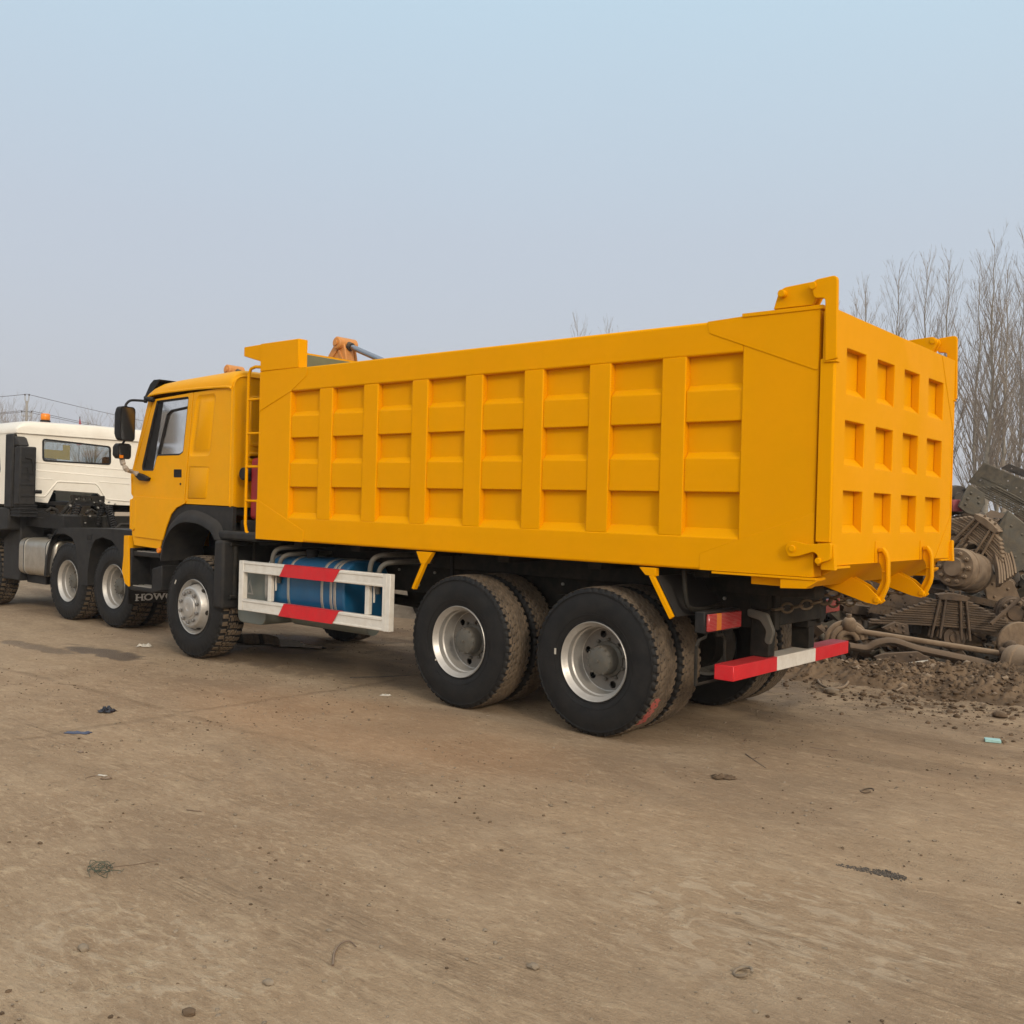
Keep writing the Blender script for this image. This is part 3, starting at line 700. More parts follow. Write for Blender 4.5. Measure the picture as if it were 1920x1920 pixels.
def gate_edge(sg):
    mb = MB(); mb.prism([(XG-.09,my(-.018,sg)),(XG-.005,my(-.018,sg)),(XG+.006,my(-.006,sg)),(XG+.006,my(0.014,sg)),(XG-.09,my(.0,sg))] , 'z', 1.50, 2.625)
    mb.build('gate_edge_fold', 'yellow', gate, bevel=.003)
both(gate_edge)
def hinge(sg):
    y0, y1 = my(-.035,sg), my(-.004,sg)
    arm = roundpoly([(5.69,3.085),(5.72,3.115),(5.858,3.128),(5.868,2.62),(5.795,2.605),(5.785,2.995),(5.715,3.0)], [.02,.03,.035,.01,.01,.02,.02])
    mb = MB(); mb.prism(arm, 'y', y0, y1); mb.box(5.785,5.865,min(my(-.03,sg),my(.03,sg)),max(my(-.03,sg),my(.03,sg)),2.60,2.612); mb.build('hinge_arm', 'yellow', gate, bevel=.004)
    lug = roundpoly([(5.432,2.968),(5.465,3.075),(5.50,3.10),(5.715,3.115),(5.745,3.07),(5.69,2.968)], [.0,.02,.02,.03,.03,0])
    mb = MB(); mb.prism(lug, 'y', my(.0,sg), my(.028,sg)); mb.prism(lug, 'y', my(.075,sg), my(.10,sg))
    mb.build('hinge_lug', 'yellow', body, bevel=.003)
    mb = MB()
    for x, z in ((5.50,3.055),(5.705,3.078)):
        mb.rod((x, min(my(-.045,sg),my(.11,sg)), z), .024, .155, n=20, b=.004)
    mb.split('hinge_pin', 'yellow', body)
    # lower latch
    la = roundpoly([(5.575,1.455),(5.60,1.50),(5.66,1.495),(5.72,1.482),(5.87,1.498),(5.87,1.395),(5.80,1.37),(5.79,1.42),(5.76,1.44),(5.66,1.405),(5.60,1.40)], .02)
    mb = MB(); mb.prism(la, 'y', my(-.045,sg), my(-.018,sg)); mb.rod((5.625, min(my(-.055,sg),my(-.0,sg)), 1.452), .022, .055, n=18, b=.003)
    mb.rod((5.795, min(my(-.06,sg),my(.05,sg)), 1.385), .020, .11, n=16, b=.003)
    mb.prism([(5.80,1.40),(5.875,1.49),(5.885,1.33),(5.80,1.33)], 'y', my(-.016,sg), my(.03,sg)); mb.build('gate_latch', 'yellow', body, bevel=.003)
both(hinge)
def hook(yc):
    mb = MB()
    for dy in (-.045,.030): mb.prism([(5.50,1.34),(5.80,1.20),(5.875,1.135),(5.90,1.10),(5.87,1.075),(5.80,1.085),(5.45,1.19)], 'y', yc+dy, yc+dy+.014)
    mb.rod((5.87,yc-.055,1.11), .020, .11, n=16, b=.003); mb.build('hook_bracket', 'yellow', body, bevel=.003)
    outer = [(5.862,1.452),(5.905,1.462),(5.945,1.425),(5.962,1.385),(5.968,1.235),(5.955,1.185),(5.895,1.085),(5.862,1.085)]
    inner = [(5.862,1.425),(5.90,1.432),(5.925,1.405),(5.936,1.375),(5.942,1.24),(5.93,1.20),(5.87,1.11),(5.850,1.115)]
    k_ = lambda L: [(5.862+(x-5.862)*.70, z) for x, z in L]; outer = k_(outer); inner = k_(inner)
    mb = MB(); mb.prism(outer+inner[::-1], 'y', yc-.024, yc+.024); mb.build('gate_hook', 'yellow', body, bevel=.004)
    web = inner[:]+[(5.842,1.15),(5.905,1.235),(5.905,1.31),(5.880,1.36),(5.862,1.38)]
    mb = MB(); mb.prism(k_([(5.862,1.426),(5.90,1.431),(5.924,1.404),(5.935,1.375),(5.941,1.24),(5.929,1.201),(5.872,1.115),(5.845,1.125),(5.842,1.15),(5.895,1.235),(5.897,1.31),(5.880,1.345),(5.862,1.36)]), 'y', yc-.008, yc+.008)
    mb.box(5.888,5.911,yc-.022,yc+.022,1.295,1.303); mb.build('hook_web', 'yellow', body, bevel=.002)
hook(.80); hook(1.72)

# ---- chassis
ch = sub('chassis_frame', T, (1.5,1.2,1.0))
mb = MB()
for y in (.76,1.56): mb.box(-2.3,5.15,y,y+.08,.83,1.10)
for x in (-1.6,-.2,1.1,2.5,3.3,4.6,5.07): mb.box(x,x+.08,.84,1.56,.86,1.07)
mb.split('frame_rail', 'chassis', ch, bevel=.006)
mb = MB()
for sg in (1,-1):
    for i in range(22):
        x = -.5+i*.25; mb.rod((x+.02*(i%3), my(.745,sg) if sg>0 else my(.745,sg)-.015, .90+.13*(i%2)), .013, .018, n=6)
mb.split('frame_bolt', 'strap', ch)
for x in (-1.10,2.72,4.07):
    mb = MB(); mb.tube([(x,.45,.50 if x<0 else .545),(x,1.95,.50 if x<0 else .545)], .065, 16)
    if x > 0: mb.rock((x,1.2,.55), .22, (1,.85,1), 2, 3, .03); mb.rod((x,.70,.545), .20, .16, n=28); mb.rod((x,1.54,.545), .20, .16, n=28)
    mb.build('axle', 'chassis', ch, smooth=60)
def spring(sg):
    mb = MB(); y0, y1 = my(.69,sg), my(.79,sg); xc = 3.395
    for k in range(12):
        L = .70-.050*k; z = .70-.017*k; pts = [(xc-L, z+.06+.0*L), (xc, z), (xc+L, z+.06), (xc+L, z+.047), (xc, z-.013), (xc-L, z+.047)] if False else None
        seg = []; 
        for i in range(13):
            u = -1+i/6; seg.append((xc+L*u, .62+.0165*k+.10*(1-(L*u/.7)**2)*.6))
        mb.prism(seg+[(p[0],p[1]+.013) for p in seg[::-1]], 'y', y0, y1)
    mb.build('leaf_spring', 'chassis', ch)
    mb = MB()
    for dx in (-.11,.11):
        for yy in (my(.675,sg), my(.805,sg)): mb.tube([(xc+dx*.5,yy,.93),(xc+dx,yy,.52)], .013, 8)
    mb.box(xc-.13,xc+.13,min(my(.66,sg),my(.82,sg)),max(my(.66,sg),my(.82,sg)),.91,.95); mb.build('spring_clamp', 'chassis', ch)
    # front spring
    mb = MB()
    for k in range(5):
        L = .72-.12*k; seg = [(-1.10+L*u, .60+.016*k+.06*(1-(L*u/.72)**2)*-1+.06) for u in [-1+i/6 for i in range(13)]]
        mb.prism(seg+[(p[0],p[1]+.013) for p in seg[::-1]], 'y', my(.72,sg), my(.80,sg))
    mb.build('leaf_spring', 'chassis', ch)
both(spring)
mb = MB(); mb.tube([(-.4,1.2,.72),(2.6,1.2,.62)], .055, 16); mb.rod((1.2,1.05,.80),.12,.3,n=24); mb.build('drive_shaft', 'chassis', ch, smooth=50)
mb = MB(); mb.box(-2.3,-.5,.95,1.5,.50,1.25); mb.box(-.5,.35,1.02,1.42,.55,1.0); mb.box(2.55,4.3,.95,1.45,1.00,1.14); mb.box(.4,2.0,.92,1.5,1.05,1.2); mb.split('drivetrain_block', 'chassis', ch, bevel=.03)
mb = MB()
for y in (.845,1.555):     # air tanks between the rails
    pass
mb.tube([(2.1,.62,.98),(2.1,.62,1.25)],.02); mb.tube(bez([(4.62,.5,1.22),(4.66,.55,1.0),(4.72,.9,.9),(4.9,1.2,.95)],4),.016,8)
for k in range(5): mb.tube(bez([(.0+.9*k,.86,1.05+.02*k),(.4+.9*k,.87,.97),(.8+.9*k,.86,1.04)],4),.011,6)
mb.split('air_line', 'black', ch, smooth=60)
# ---- wheels
RW = .548
TZ = .05+W_T/2
for x in (2.72,4.07):
    wheel(T, x, TZ, RW, 'dual', -1, .4*x, 'rib'); wheel(T, x, TZ+.345, RW, 'inner', -1, 1+x, 'rib')
    wheel(T, x, far(TZ), RW, 'dual', 1, .7*x, 'rib'); wheel(T, x, far(TZ+.345), RW, 'inner', 1, x, 'rib')
wheel(T, -1.135, .035+W_T/2, .506, 'front', -1, .35, 'lug'); wheel(T, -1.135, far(.035+W_T/2), .506, 'front', 1, .9, 'lug')
# red chalk mark and white labels on the tyres
def sticker(x, z, w_, h, mat, y=.028, name='tyre_label', a=0):
    mb = MB(); mb.m = Matrix.Translation((x,y,z))@Matrix.Rotation(a,4,'Y'); mb.box(-w_/2,w_/2,-.0015,.0015,-h/2,h/2); return mb.build(name, mat, T)
for px, pz, mt, s_ in ((1041,1221,'paper',(.016,.045)),(817,1237,'paper',(.014,.014))):
    q = aty(px,pz,.034); sticker(q.x, q.z, *s_, mt, .034)
q = aty(329,1091,.018); sticker(q.x, q.z, .014, .05, 'paper', .018, a=.5)
# chalk patch: a curved skin just above the outer tread of the last wheel
mb = MB(); vs = []; fs = []; nA, nB = 14, 6
for i in range(nA+1):
    th = math.radians(-22-26*i/nA)
    for j in range(nB+1):
        yy = .078+.10*j/nB+.012*math.sin(i*2.1+j); vs.append((4.07+.5485*math.cos(th), yy, RW+.5485*math.sin(th)))
for i in range(nA):
    for j in range(nB):
        if (i*7+j*13+i*j) % 5 != 0: k = i*(nB+1)+j; fs.append((k,k+1,k+nB+2,k+nB+1))
mb.add(vs, fs)
M['chalk'] = surf('red_tyre_marking', (.42,.05,.045), .8, c2=(.30,.12,.09), var=.35, scale=22)
mb.build('tread_marking', 'chalk', T)

# ---- side guard, fuel tank, boxes
g = sub('side_guard', T, (.9,.03,.8))
YG0, YG1 = .0, .05
gl, gr_, gb, gt = -.265, 1.955, .553, 1.050
def grail(z0, z1, nm):
    mb = MB(); mb.box(gl+.075,gr_-.10,YG0+.004,YG1,z0,z1); mb.box(gl+.075,gr_-.10,YG0-.004,YG0+.0035,z1-.028,z1-.004); mb.box(gl+.075,gr_-.10,YG0-.004,YG0+.0035,z0+.004,z0+.022)
    mb.build('guard_rail', 'white', g, bevel=.003)
    x0 = .42; x1 = 1.27
    for a, c in (((x0,x1),None),):
        mb = MB()
        mb.prism([(x0-.02,z0-.002),(x1-.07,z0-.002),(x1+.02,z1+.002),(x0+.06,z1+.002)], 'y', YG0-.0065, YG0-.0045)
        mb.prism([(x0+.055,YG0-.0065),(x1+.02,YG0-.0065),(x1+.02,YG1-.002),(x0+.055,YG1-.002)], 'z', z1+.0005, z1+.0025)
        mb.build('red_band', 'red', g)
grail(.935,gt,'a'); grail(gb,.672,'b')
mb = MB(); mb.box(gl,gl+.074,YG0-.003,YG1+.003,gb,gt+.002); mb.box(gr_-.099,gr_,YG0-.003,YG1+.003,gb,gt+.002); mb.box(gr_-.06,gr_-.045,YG0-.007,YG0-.0035,gb,gt)
mb.split('guard_end', 'white', g, bevel=.004)
mb = MB()
for x in (.16,1.585): mb.box(x,x+.055,YG1-.01,YG1+.03,.672,.935); mb.box(x+.075,x+.09,YG1+.02,YG1+.035,.78,.935)
mb.split('guard_post', 'white', g, bevel=.003)
for x in (.17,1.60):
    for dx, dz in ((0,0),(.11,-.06)):
        mb = MB(); mb.tube(bez([(x+dx,.085,.86),(x+dx,.085,1.10+dz),(x+dx+.03,.13,1.185+dz),(x+dx+.10,.26,1.205+dz),(x+dx+.14,.75,1.205+dz)],4), .023, 10); mb.build('support_pipe', 'hub', g, smooth=60)
ft = sub('fuel_tank', T, (.8,.4,.85))
R0 = .285; ty0, tz0 = .39, .835
def tankprof(mb, x0, x1, r, ax=8):
    pts = roundpoly([(ty0-r,tz0-r),(ty0+r,tz0-r),(ty0+r,tz0+r),(ty0-r,tz0+r)], r*.8, 8)
    mb.prism(pts, 'x', x0, x1)
mb = MB(); tankprof(mb, .045, 1.22, R0); mb.build('tank_shell', 'blue', ft, bevel=.02, seg=3, smooth=60)
for x in (.03,)+tuple(aty(q_,1100,.12).x for q_ in (541,604,621,628)): 
    mb = MB(); tankprof(mb, x, x+(.045 if x<.05 else .035), R0+.006); mb.build('tank_strap', 'strap', ft, bevel=.003, smooth=60)
mb = MB(); mb.rod((.50,ty0-.16,tz0+.24), .0,.0) if False else mb.lathe([(.055,0),(.055,.05),(.062,.052),(.062,.085),(.05,.095),(0,.095)], (.50,ty0-.08,tz0+R0-.02), 'z', 20); mb.build('filler_cap', 'black', ft)
gbx = MB(); pts = roundpoly([(-.505,.40),(-.505,.945),(-.03,.945),(-.03,.40)], [.10,.03,.03,.10], 5)
gbx.prism(pts, 'y', .16, .62); gbx.build('air_reservoir_box', 'greybox', T, bevel=.01, seg=2, smooth=50)
mb = MB(); mb.prism([(-.30,.93),(-.255,.80),(-.345,.80)], 'y', .150,.1595) if False else mb.prism([(-.36,.70),(-.24,.70),(-.30,.86)], 'y', .1555, .1595, [[(-.335,.715),(-.265,.715),(-.30,.815)]])
mb.build('triangle_emblem', 'strap', T)
mb = MB(); mb.tube([(.05,.5,.49),(1.2,.5,.49)], .09, 16); mb.tube([(.5,.32,.56),(.5,.32,.50)], .006, 6); mb.tube([(.95,.32,.56),(.95,.32,.49)], .006, 6); mb.split('exhaust_pipe', 'greybox', T, smooth=60)

# ---- rear end: under-run bar, tail lamps, chains
ub = sub('underrun_bar', T, (5.06,1.18,.58))
def ubseg(y0, y1, mat): MB().box(4.985,5.13,y0,y1,.528,.632).build('bar_segment', mat, ub, bevel=.004)
ubseg(.185,.86,'red'); ubseg(.8605,1.545,'white'); ubseg(1.5455,2.21,'red')
for y in (.80,1.50):
    MB().box(4.97,5.11,y-.055,y+.055,.634,1.02).build('bar_hanger', 'chassis', ub, bevel=.004)
for y0 in (.07,1.86):
    l = sub('tail_lamp', T, (5.0,y0+.24,.92))
    MB().box(4.90,4.975,y0-.02,y0+.49,.845,.99).build('lamp_housing', 'black', l, bevel=.006)
    MB().box(4.9755,5.0,y0,y0+.47,.858,.976).build('lamp_lens', 'lamp', l, bevel=.006)
# plate holder frame below the near lamp
mb = MB(); y0, x = .03, 4.93
mb.tube([(x,y0+.04,.80),(x,y0,.76),(x,y0,.50),(x,y0+.40,.50),(x,y0+.40,.77),(x,y0+.36,.81),(x,y0+.28,.81),(x,y0+.27,.86)], .012, 8); mb.tube([(x,y0+.04,.80),(x,y0+.12,.81),(x,y0+.13,.86)], .012, 8)
mb.build('plate_holder', 'chassis', T)
# tow hook
mb = MB(); mb.prism(roundpoly([(5.0,.93),(5.10,.91),(5.15,.84),(5.135,.76),(5.175,.74),(5.205,.84),(5.15,.96),(5.0,.985)], .02), 'y', .62, .66); mb.build('tow_hook', 'hub', T, bevel=.004)
mb = MB(); mb.box(4.98,5.12,.70,.95,.98,1.12); mb.box(4.98,5.12,1.45,1.75,.84,1.12); mb.prism([(5.0,.80),(5.12,.80),(5.12,1.08),(5.06,1.15),(5.0,1.15)], 'y', 1.40, 1.66); mb.split('rear_crossmember', 'chassis', ch, bevel=.006)
def chain(p0, p1, sag, nl):
    mb = MB(); P0, P1 = Vector(p0), Vector(p1)
    for i in range(nl):
        t = (i+.5)/nl; c = P0.lerp(P1,t)-Vector((0,0,sag*4*t*(1-t))); d = (P1-P0)/nl+Vector((0,0,-sag*4*(1-2*t)/nl)); L = d.length*.60; d.normalize()
        s_ = d.cross(Vector((0,0,1))).normalized(); u_ = s_.cross(d)
        if i % 2: s_, u_ = u_, s_
        pts = [c+d*L*math.cos(q)+s_*.028*math.sin(q)*(1.15) for q in [2*PI*k/14 for k in range(14)]]
        mb.tube(pts, .0095, 7, closed=True)
    mb.build('chain', 'chain', T, smooth=60)
chain((5.13,.76,.98),(5.72,1.05,1.19),.03,10); chain((5.13,1.62,.98),(5.80,1.75,1.16),.04,11)
# ================================================================== YELLOW TRUCK CAB
YCB = .06
cab = sub('cab', T, (-1.5,1.2,1.6))
door_pl = [(289,749),(362.5,736),(345.5,944),(330,952),(320,964),(310,990),(300,1029),(252,1022),(248,1000),(250,930),(250,893),(255,874)]
side_pl = [(363.5,736),(440,724),(437,949),(346.5,944.5)]
rec_pl = [(369,741),(406,737),(394,855),(353.5,856)]
hatch_pl = [(354.6,874.7),(392.5,875.4),(387.4,936),(351,935)]
win_pl = [(295,751.5),(354.6,743.4),(343.8,848),(337,853.5),(295,854.5),(288,882.7),(267.8,882.2),(267,874),(287.5,782)]
door_o = ty(door_pl, YCB); side_o = ty(side_pl, YCB); win_o = roundpoly(ty(win_pl, YCB), [.01,.03,.02,.03,.03,.02,.02,.02,.05])
rec_o = roundpoly(ty(rec_pl, YCB), .07, 6); hatch_o = roundpoly(ty(hatch_pl, YCB), [.0,.03,.05,.0], 4)
def inset(poly, d):
    c = Vector((sum(p[0] for p in poly)/len(poly), sum(p[1] for p in poly)/len(poly))); o = []; k = len(poly)
    for i in range(k):
        a, p, b = Vector(poly[i-1]), Vector(poly[i]), Vector(poly[(i+1)%k]); e1 = (p-a); e2 = (b-p)
        if e1.length < 1e-6: e1 = e2
        if e2.length < 1e-6: e2 = e1
        e1.normalize(); e2.normalize(); n1 = Vector((-e1.y,e1.x)); n2 = Vector((-e2.y,e2.x)); nn = (n1+n2); nn.normalize()
        if nn.dot(c-p) < 0: nn = -nn
        q = p+nn*d; o.append(tuple(q))
    return o
def off(poly, d):
    k = len(poly); c = Vector((sum(p[0] for p in poly)/k, sum(p[1] for p in poly)/k)); o = []
    for i in range(k):
        a, p, b = Vector(poly[i-1]), Vector(poly[i]), Vector(poly[(i+1)%k]); e1 = (p-a).normalized(); e2 = (b-p).normalized()
        n1 = Vector((-e1.y,e1.x)); n2 = Vector((-e2.y,e2.x)); m = (n1+n2)/(1+n1.dot(n2))
        if m.dot(c-p) < 0: m = -m
        o.append(tuple(p+m*d))
    return o
def ring(mb, A, B, ya, yb):
    k = len(A); mb.add([(p[0],ya,p[1]) for p in A]+[(p[0],yb,p[1]) for p in B], [(i,(i+1)%k,(i+1)%k+k,i+k) for i in range(k)])
def cab_side(sg):
    y0, y1 = my(YCB,sg), my(YCB+.035,sg); Y_ = lambda y: my(y,sg)
    mb = MB(); mb.prism(side_o, 'y', y0, y1, [rec_o, hatch_o])
    rq = ty(rec_pl, YCB); r1 = roundpoly(off(rq,.022),.06,6); r2 = roundpoly(off(rq,.055),.04,6); r3 = roundpoly(off(rq,.068),.035,6)
    ring(mb, rec_o, r1, Y_(YCB+.0), Y_(YCB+.016)); ring(mb, r1, r2, Y_(YCB+.016), Y_(YCB+.018)); ring(mb, r2, r3, Y_(YCB+.018), Y_(YCB+.010))
    mb.add([(p[0],Y_(YCB+.010),p[1]) for p in r3], [tuple(range(len(r3)))])
    hq = ty(hatch_pl, YCB); h1 = roundpoly(off(hq,.006), [.0,.03,.05,.0], 4); h2 = roundpoly(off(hq,.014), [.0,.03,.05,.0], 4)
    ring(mb, h1, h2, Y_(YCB+.006), Y_(YCB)); mb.add([(p[0],Y_(YCB),p[1]) for p in h2], [tuple(range(len(h2)))])
    mb.prism(hatch_o, 'y', Y_(YCB+.02), Y_(YCB+.03))
    mb.build('side_panel', 'cab_yellow', cab, smooth=45)
    # door with its window opening
    d = sub('door', cab, (-1.4,my(YCB,sg),1.7))
    mb = MB(); mb.prism(door_o, 'y', my(YCB-.004,sg), y1, [win_o])
    mb2 = MB()
    low = ty([(252,930),(347,938),(345.3,944),(330,952),(320,964),(311,988),(304,1013),(252,1006)], YCB-.02)
    mb.prism(low, 'y', my(YCB-.018,sg), my(YCB-.003,sg))
    ob = mb.build('door_panel', 'cab_yellow', cab, bevel=.004, seg=2); ob.name = 'door'; ob.parent = cab
    bpy.data.objects.remove(d)
    fr = MB(); wi = inset(win_o, .018); ring(fr, win_o, wi, my(YCB-.006,sg), my(YCB+.004,sg)); k = len(win_o)
    ring(fr, wi, wi, my(YCB+.004,sg), my(YCB+.03,sg)); ring(fr, win_o, win_o, my(YCB-.006,sg), my(YCB,sg))
    a = ty([(352,763),(320,770),(313,777),(295,852)], YCB); fr.tube([(p[0], my(YCB+.012,sg), p[1]) for p in a], .013, 8)
    b = ty([(290,778),(280,835),(272,880)], YCB)
    fr.prism(ty([(295,752),(303,751),(283,882),(268,882),(267,874),(287.5,782)], YCB), 'y', my(YCB+.017,sg), my(YCB+.021,sg))
    fr.build('window_frame', 'black', cab)
    gl = MB(); gl.prism(wi, 'y', my(YCB+.022,sg), my(YCB+.027,sg)); gl.build('side_window', 'glass', cab)
    hp = ty([(327,880),(341,880),(341,895),(327,895)], YCB); hb = MB()
    hb.prism(roundpoly(hp,.012), 'y', my(YCB-.008,sg), my(YCB+.01,sg), [roundpoly(inset(hp,.012),.006)]); hb.prism(hp,'y',my(YCB-.0045,sg),my(YCB+.005,sg)); hb.box(hp[0][0]+.01, hp[1][0]-.01, min(my(YCB-.012,sg),my(YCB-.004,sg)), max(my(YCB-.012,sg),my(YCB-.004,sg)), hp[0][1]-.035, hp[0][1]-.016)
    hb.build('door_handle', 'black', cab)
    lk = aty(339.3,907.5,YCB); MB().rod((lk.x, min(my(YCB-.01,sg),my(YCB,sg)), lk.z), .012, .01, n=12).build('door_lock', 'black', cab)
both(cab_side)
# front pillar strip between door and windscreen, and wind deflector
pil = [(279.5,752),(289,748),(255,874),(250,893),(250,931),(247.5,925),(247,890),(252.5,869),(258,845)]
def front_parts(sg):
    mb = MB(); mb.prism(ty(pil,YCB+.02), 'y', my(YCB+.005,sg), my(YCB+.09,sg)); mb.build('front_pillar', 'cab_yellow', cab, bevel=.01, seg=2)
    mb = MB(); mb.prism(ty([(243,937),(251,933),(256,985),(252,997),(243,993)],YCB), 'y', my(YCB+.04,sg), my(YCB+.10,sg)); mb.build('front_corner', 'black', cab)
    mb = MB(); mb.prism(roundpoly(ty([(243,937),(246.5,935),(246.5,993),(242.5,992)],YCB),.01), 'y', my(YCB+.0,sg), my(YCB+.06,sg)); mb.prism(roundpoly(ty([(250.5,934),(257,938),(256,990),(250,996)],YCB),.01), 'y', my(YCB-.02,sg), my(YCB+.06,sg))
    mb.split('wind_deflector', 'cab_yellow', cab, bevel=.006, seg=2)
both(front_parts)
# roof: sections from front to rear
mb = MB(); secs = [(-2.20,2.800,2.835),(-2.17,2.812,2.885),(-2.10,2.825,2.935),(-1.98,2.835,2.968),(-1.7,2.842,2.985),(-1.2,2.846,3.003),(-.75,2.838,3.018),(-.62,2.832,3.018),(-.575,2.826,2.995),(-.555,2.815,2.95)]
pr = []
def rsec(zg, zr, xo):
    h = zr-zg; P = [(YCB-.022,zg-.018),(YCB-.026,zg-.004),(YCB-.018,zg),(YCB-.008,zg+.006)]
    for i in range(9):
        t = PI/2*i/8; P.append((YCB+.19-.195*math.cos(t), zg+.01+(h-.01)*math.sin(t)))
    for y in (.6,1.2): P.append((y, zr+.010*(y/1.2)))
    return P+[(2*YC-y, z) for y, z in P[-2::-1]]
S = [[(x,)+p for p in rsec(zg,zr,x)] for x, zg, zr in secs]; k = len(S[0])
mb.add([p for s_ in S for p in s_], [(i*k+j,(i+1)*k+j,(i+1)*k+j+1,i*k+j+1) for i in range(len(S)-1) for j in range(k-1)]+[tuple(range(k)), tuple((len(S)-1)*k+j for j in range(k))])
mb.build('roof', 'cab_yellow', cab, smooth=28)
# rear wall with pressed panels and rounded seam
mb = MB(); XR = -.548
wall = roundpoly([(YCB+.01,1.585),(YCB+.01,2.95),(2*YC-YCB-.01,2.95),(2*YC-YCB-.01,1.585)], [0,.16,.16,0], 6)
mb.prism(wall, 'x', XR-.03, XR)
for y0,y1,z0,z1 in ((.26,.92,2.22,2.76),(1.0,1.5,2.22,2.78),(1.6,2.15,2.22,2.76),(.24,.70,1.66,2.00),(1.0,1.9,1.66,2.0),(.24,.9,2.05,2.17)):
    a = rrect(y0,y1,z0,z1,.07); b = inset(a,.016); kk = len(a)
    mb.add([(XR,p[0],p[1]) for p in a]+[(XR+.014,p[0],p[1]) for p in b], [(i,(i+1)%kk,(i+1)%kk+kk,i+kk) for i in range(kk)])
    c = inset(b,.02); d_ = inset(c,.012); mb.add([(XR+.014,p[0],p[1]) for p in b]+[(XR+.014,p[0],p[1]) for p in c]+[(XR+.003,p[0],p[1]) for p in d_], [(i,(i+1)%kk,(i+1)%kk+kk,i+kk) for i in range(kk)]+[(i+kk,(i+1)%kk+kk,(i+1)%kk+2*kk,i+2*kk) for i in range(kk)]+[tuple(range(2*kk,3*kk))])
seam = [(XR+.002,p[0],p[1]) for p in wall]
mb.tube([seam[0]]+seam[1:], .010, 8, closed=False)
mb.build('rear_wall', 'cab_yellow', cab, smooth=35)
mb = MB()
for q in range(2): pass
for a, b in ((-.562,-.552),):
    mb.tube([(XR-.012,YCB+.006,1.60),(XR-.012,YCB+.006,2.80)], .014, 8); mb.tube([(XR-.012,2*YC-YCB-.006,1.60),(XR-.012,2*YC-YCB-.006,2.80)], .014, 8)
mb.split('corner_bead', 'cab_yellow', cab, smooth=60)
# lower apron of the rear wall, floor, front
mb = MB(); mb.box(-2.5,-.60,.12,2.28,1.50,1.58); mb.build('cab_floor', 'chassis', cab)
mb = MB(); mb.box(-2.60,-2.56,.15,2.25,1.15,1.86); mb.prism([(-2.60,1.10),(-2.56,1.10),(-2.56,1.15),(-2.60,1.15)], 'y', .15, 2.25); mb.box(-2.25,-2.2,.1,2.3,2.76,2.82); mb.build('front_panel', 'cab_yellow', cab, bevel=.008)
mb = MB(); mb.prism([(-2.245,2.77),(-2.235,2.77),(-2.585,1.86),(-2.595,1.86)], 'y', .14, 2.26); mb.build('windscreen', 'glass', cab)
mb = MB(); vz = [(-2.03,3.0),(-2.16,3.0),(-2.23,2.96),(-2.36,2.80),(-2.345,2.79),(-2.21,2.94),(-2.15,2.985),(-2.03,2.988)]
mb.prism(vz, 'y', .12, 2.28); mb.prism([(-2.03,3.0),(-2.16,3.0),(-2.23,2.96),(-2.36,2.80),(-2.30,2.78),(-2.18,2.86),(-2.10,2.93)], 'y', .10, .119); mb.build('sun_visor', 'black', cab, bevel=.004)
mb = MB(); mb.prism([(-2.55,1.86),(-2.25,1.86),(-2.15,1.75),(-2.15,1.60),(-2.55,1.60)], 'y', .2, 2.2); mb.build('dashboard', 'seat', cab, bevel=.02)
for y in (.70,1.75):
    mb = MB(); mb.box(-1.75,-1.25,y-.25,y+.25,1.60,1.80); mb.prism([(-1.35,1.80),(-1.22,1.80),(-1.13,2.12),(-1.23,2.12)], 'y', y-.24, y+.24); mb.build('seat', 'seat', cab, bevel=.03, seg=2)
mb = MB(); c = Vector((-2.02,.72,2.05)); ax = Vector((.75,0,.66)).normalized(); s1 = Vector((0,1,0)); s2 = ax.cross(s1)
mb.tube([c+s1*.22*math.cos(t)+s2*.22*math.sin(t) for t in [2*PI*i/24 for i in range(24)]], .016, 8, closed=True); mb.tube([c-s1*.21,c+s1*.21], .015, 6); mb.tube([c, c-ax*.35], .03, 8); mb.build('steering_wheel', 'seat', cab, smooth=60)
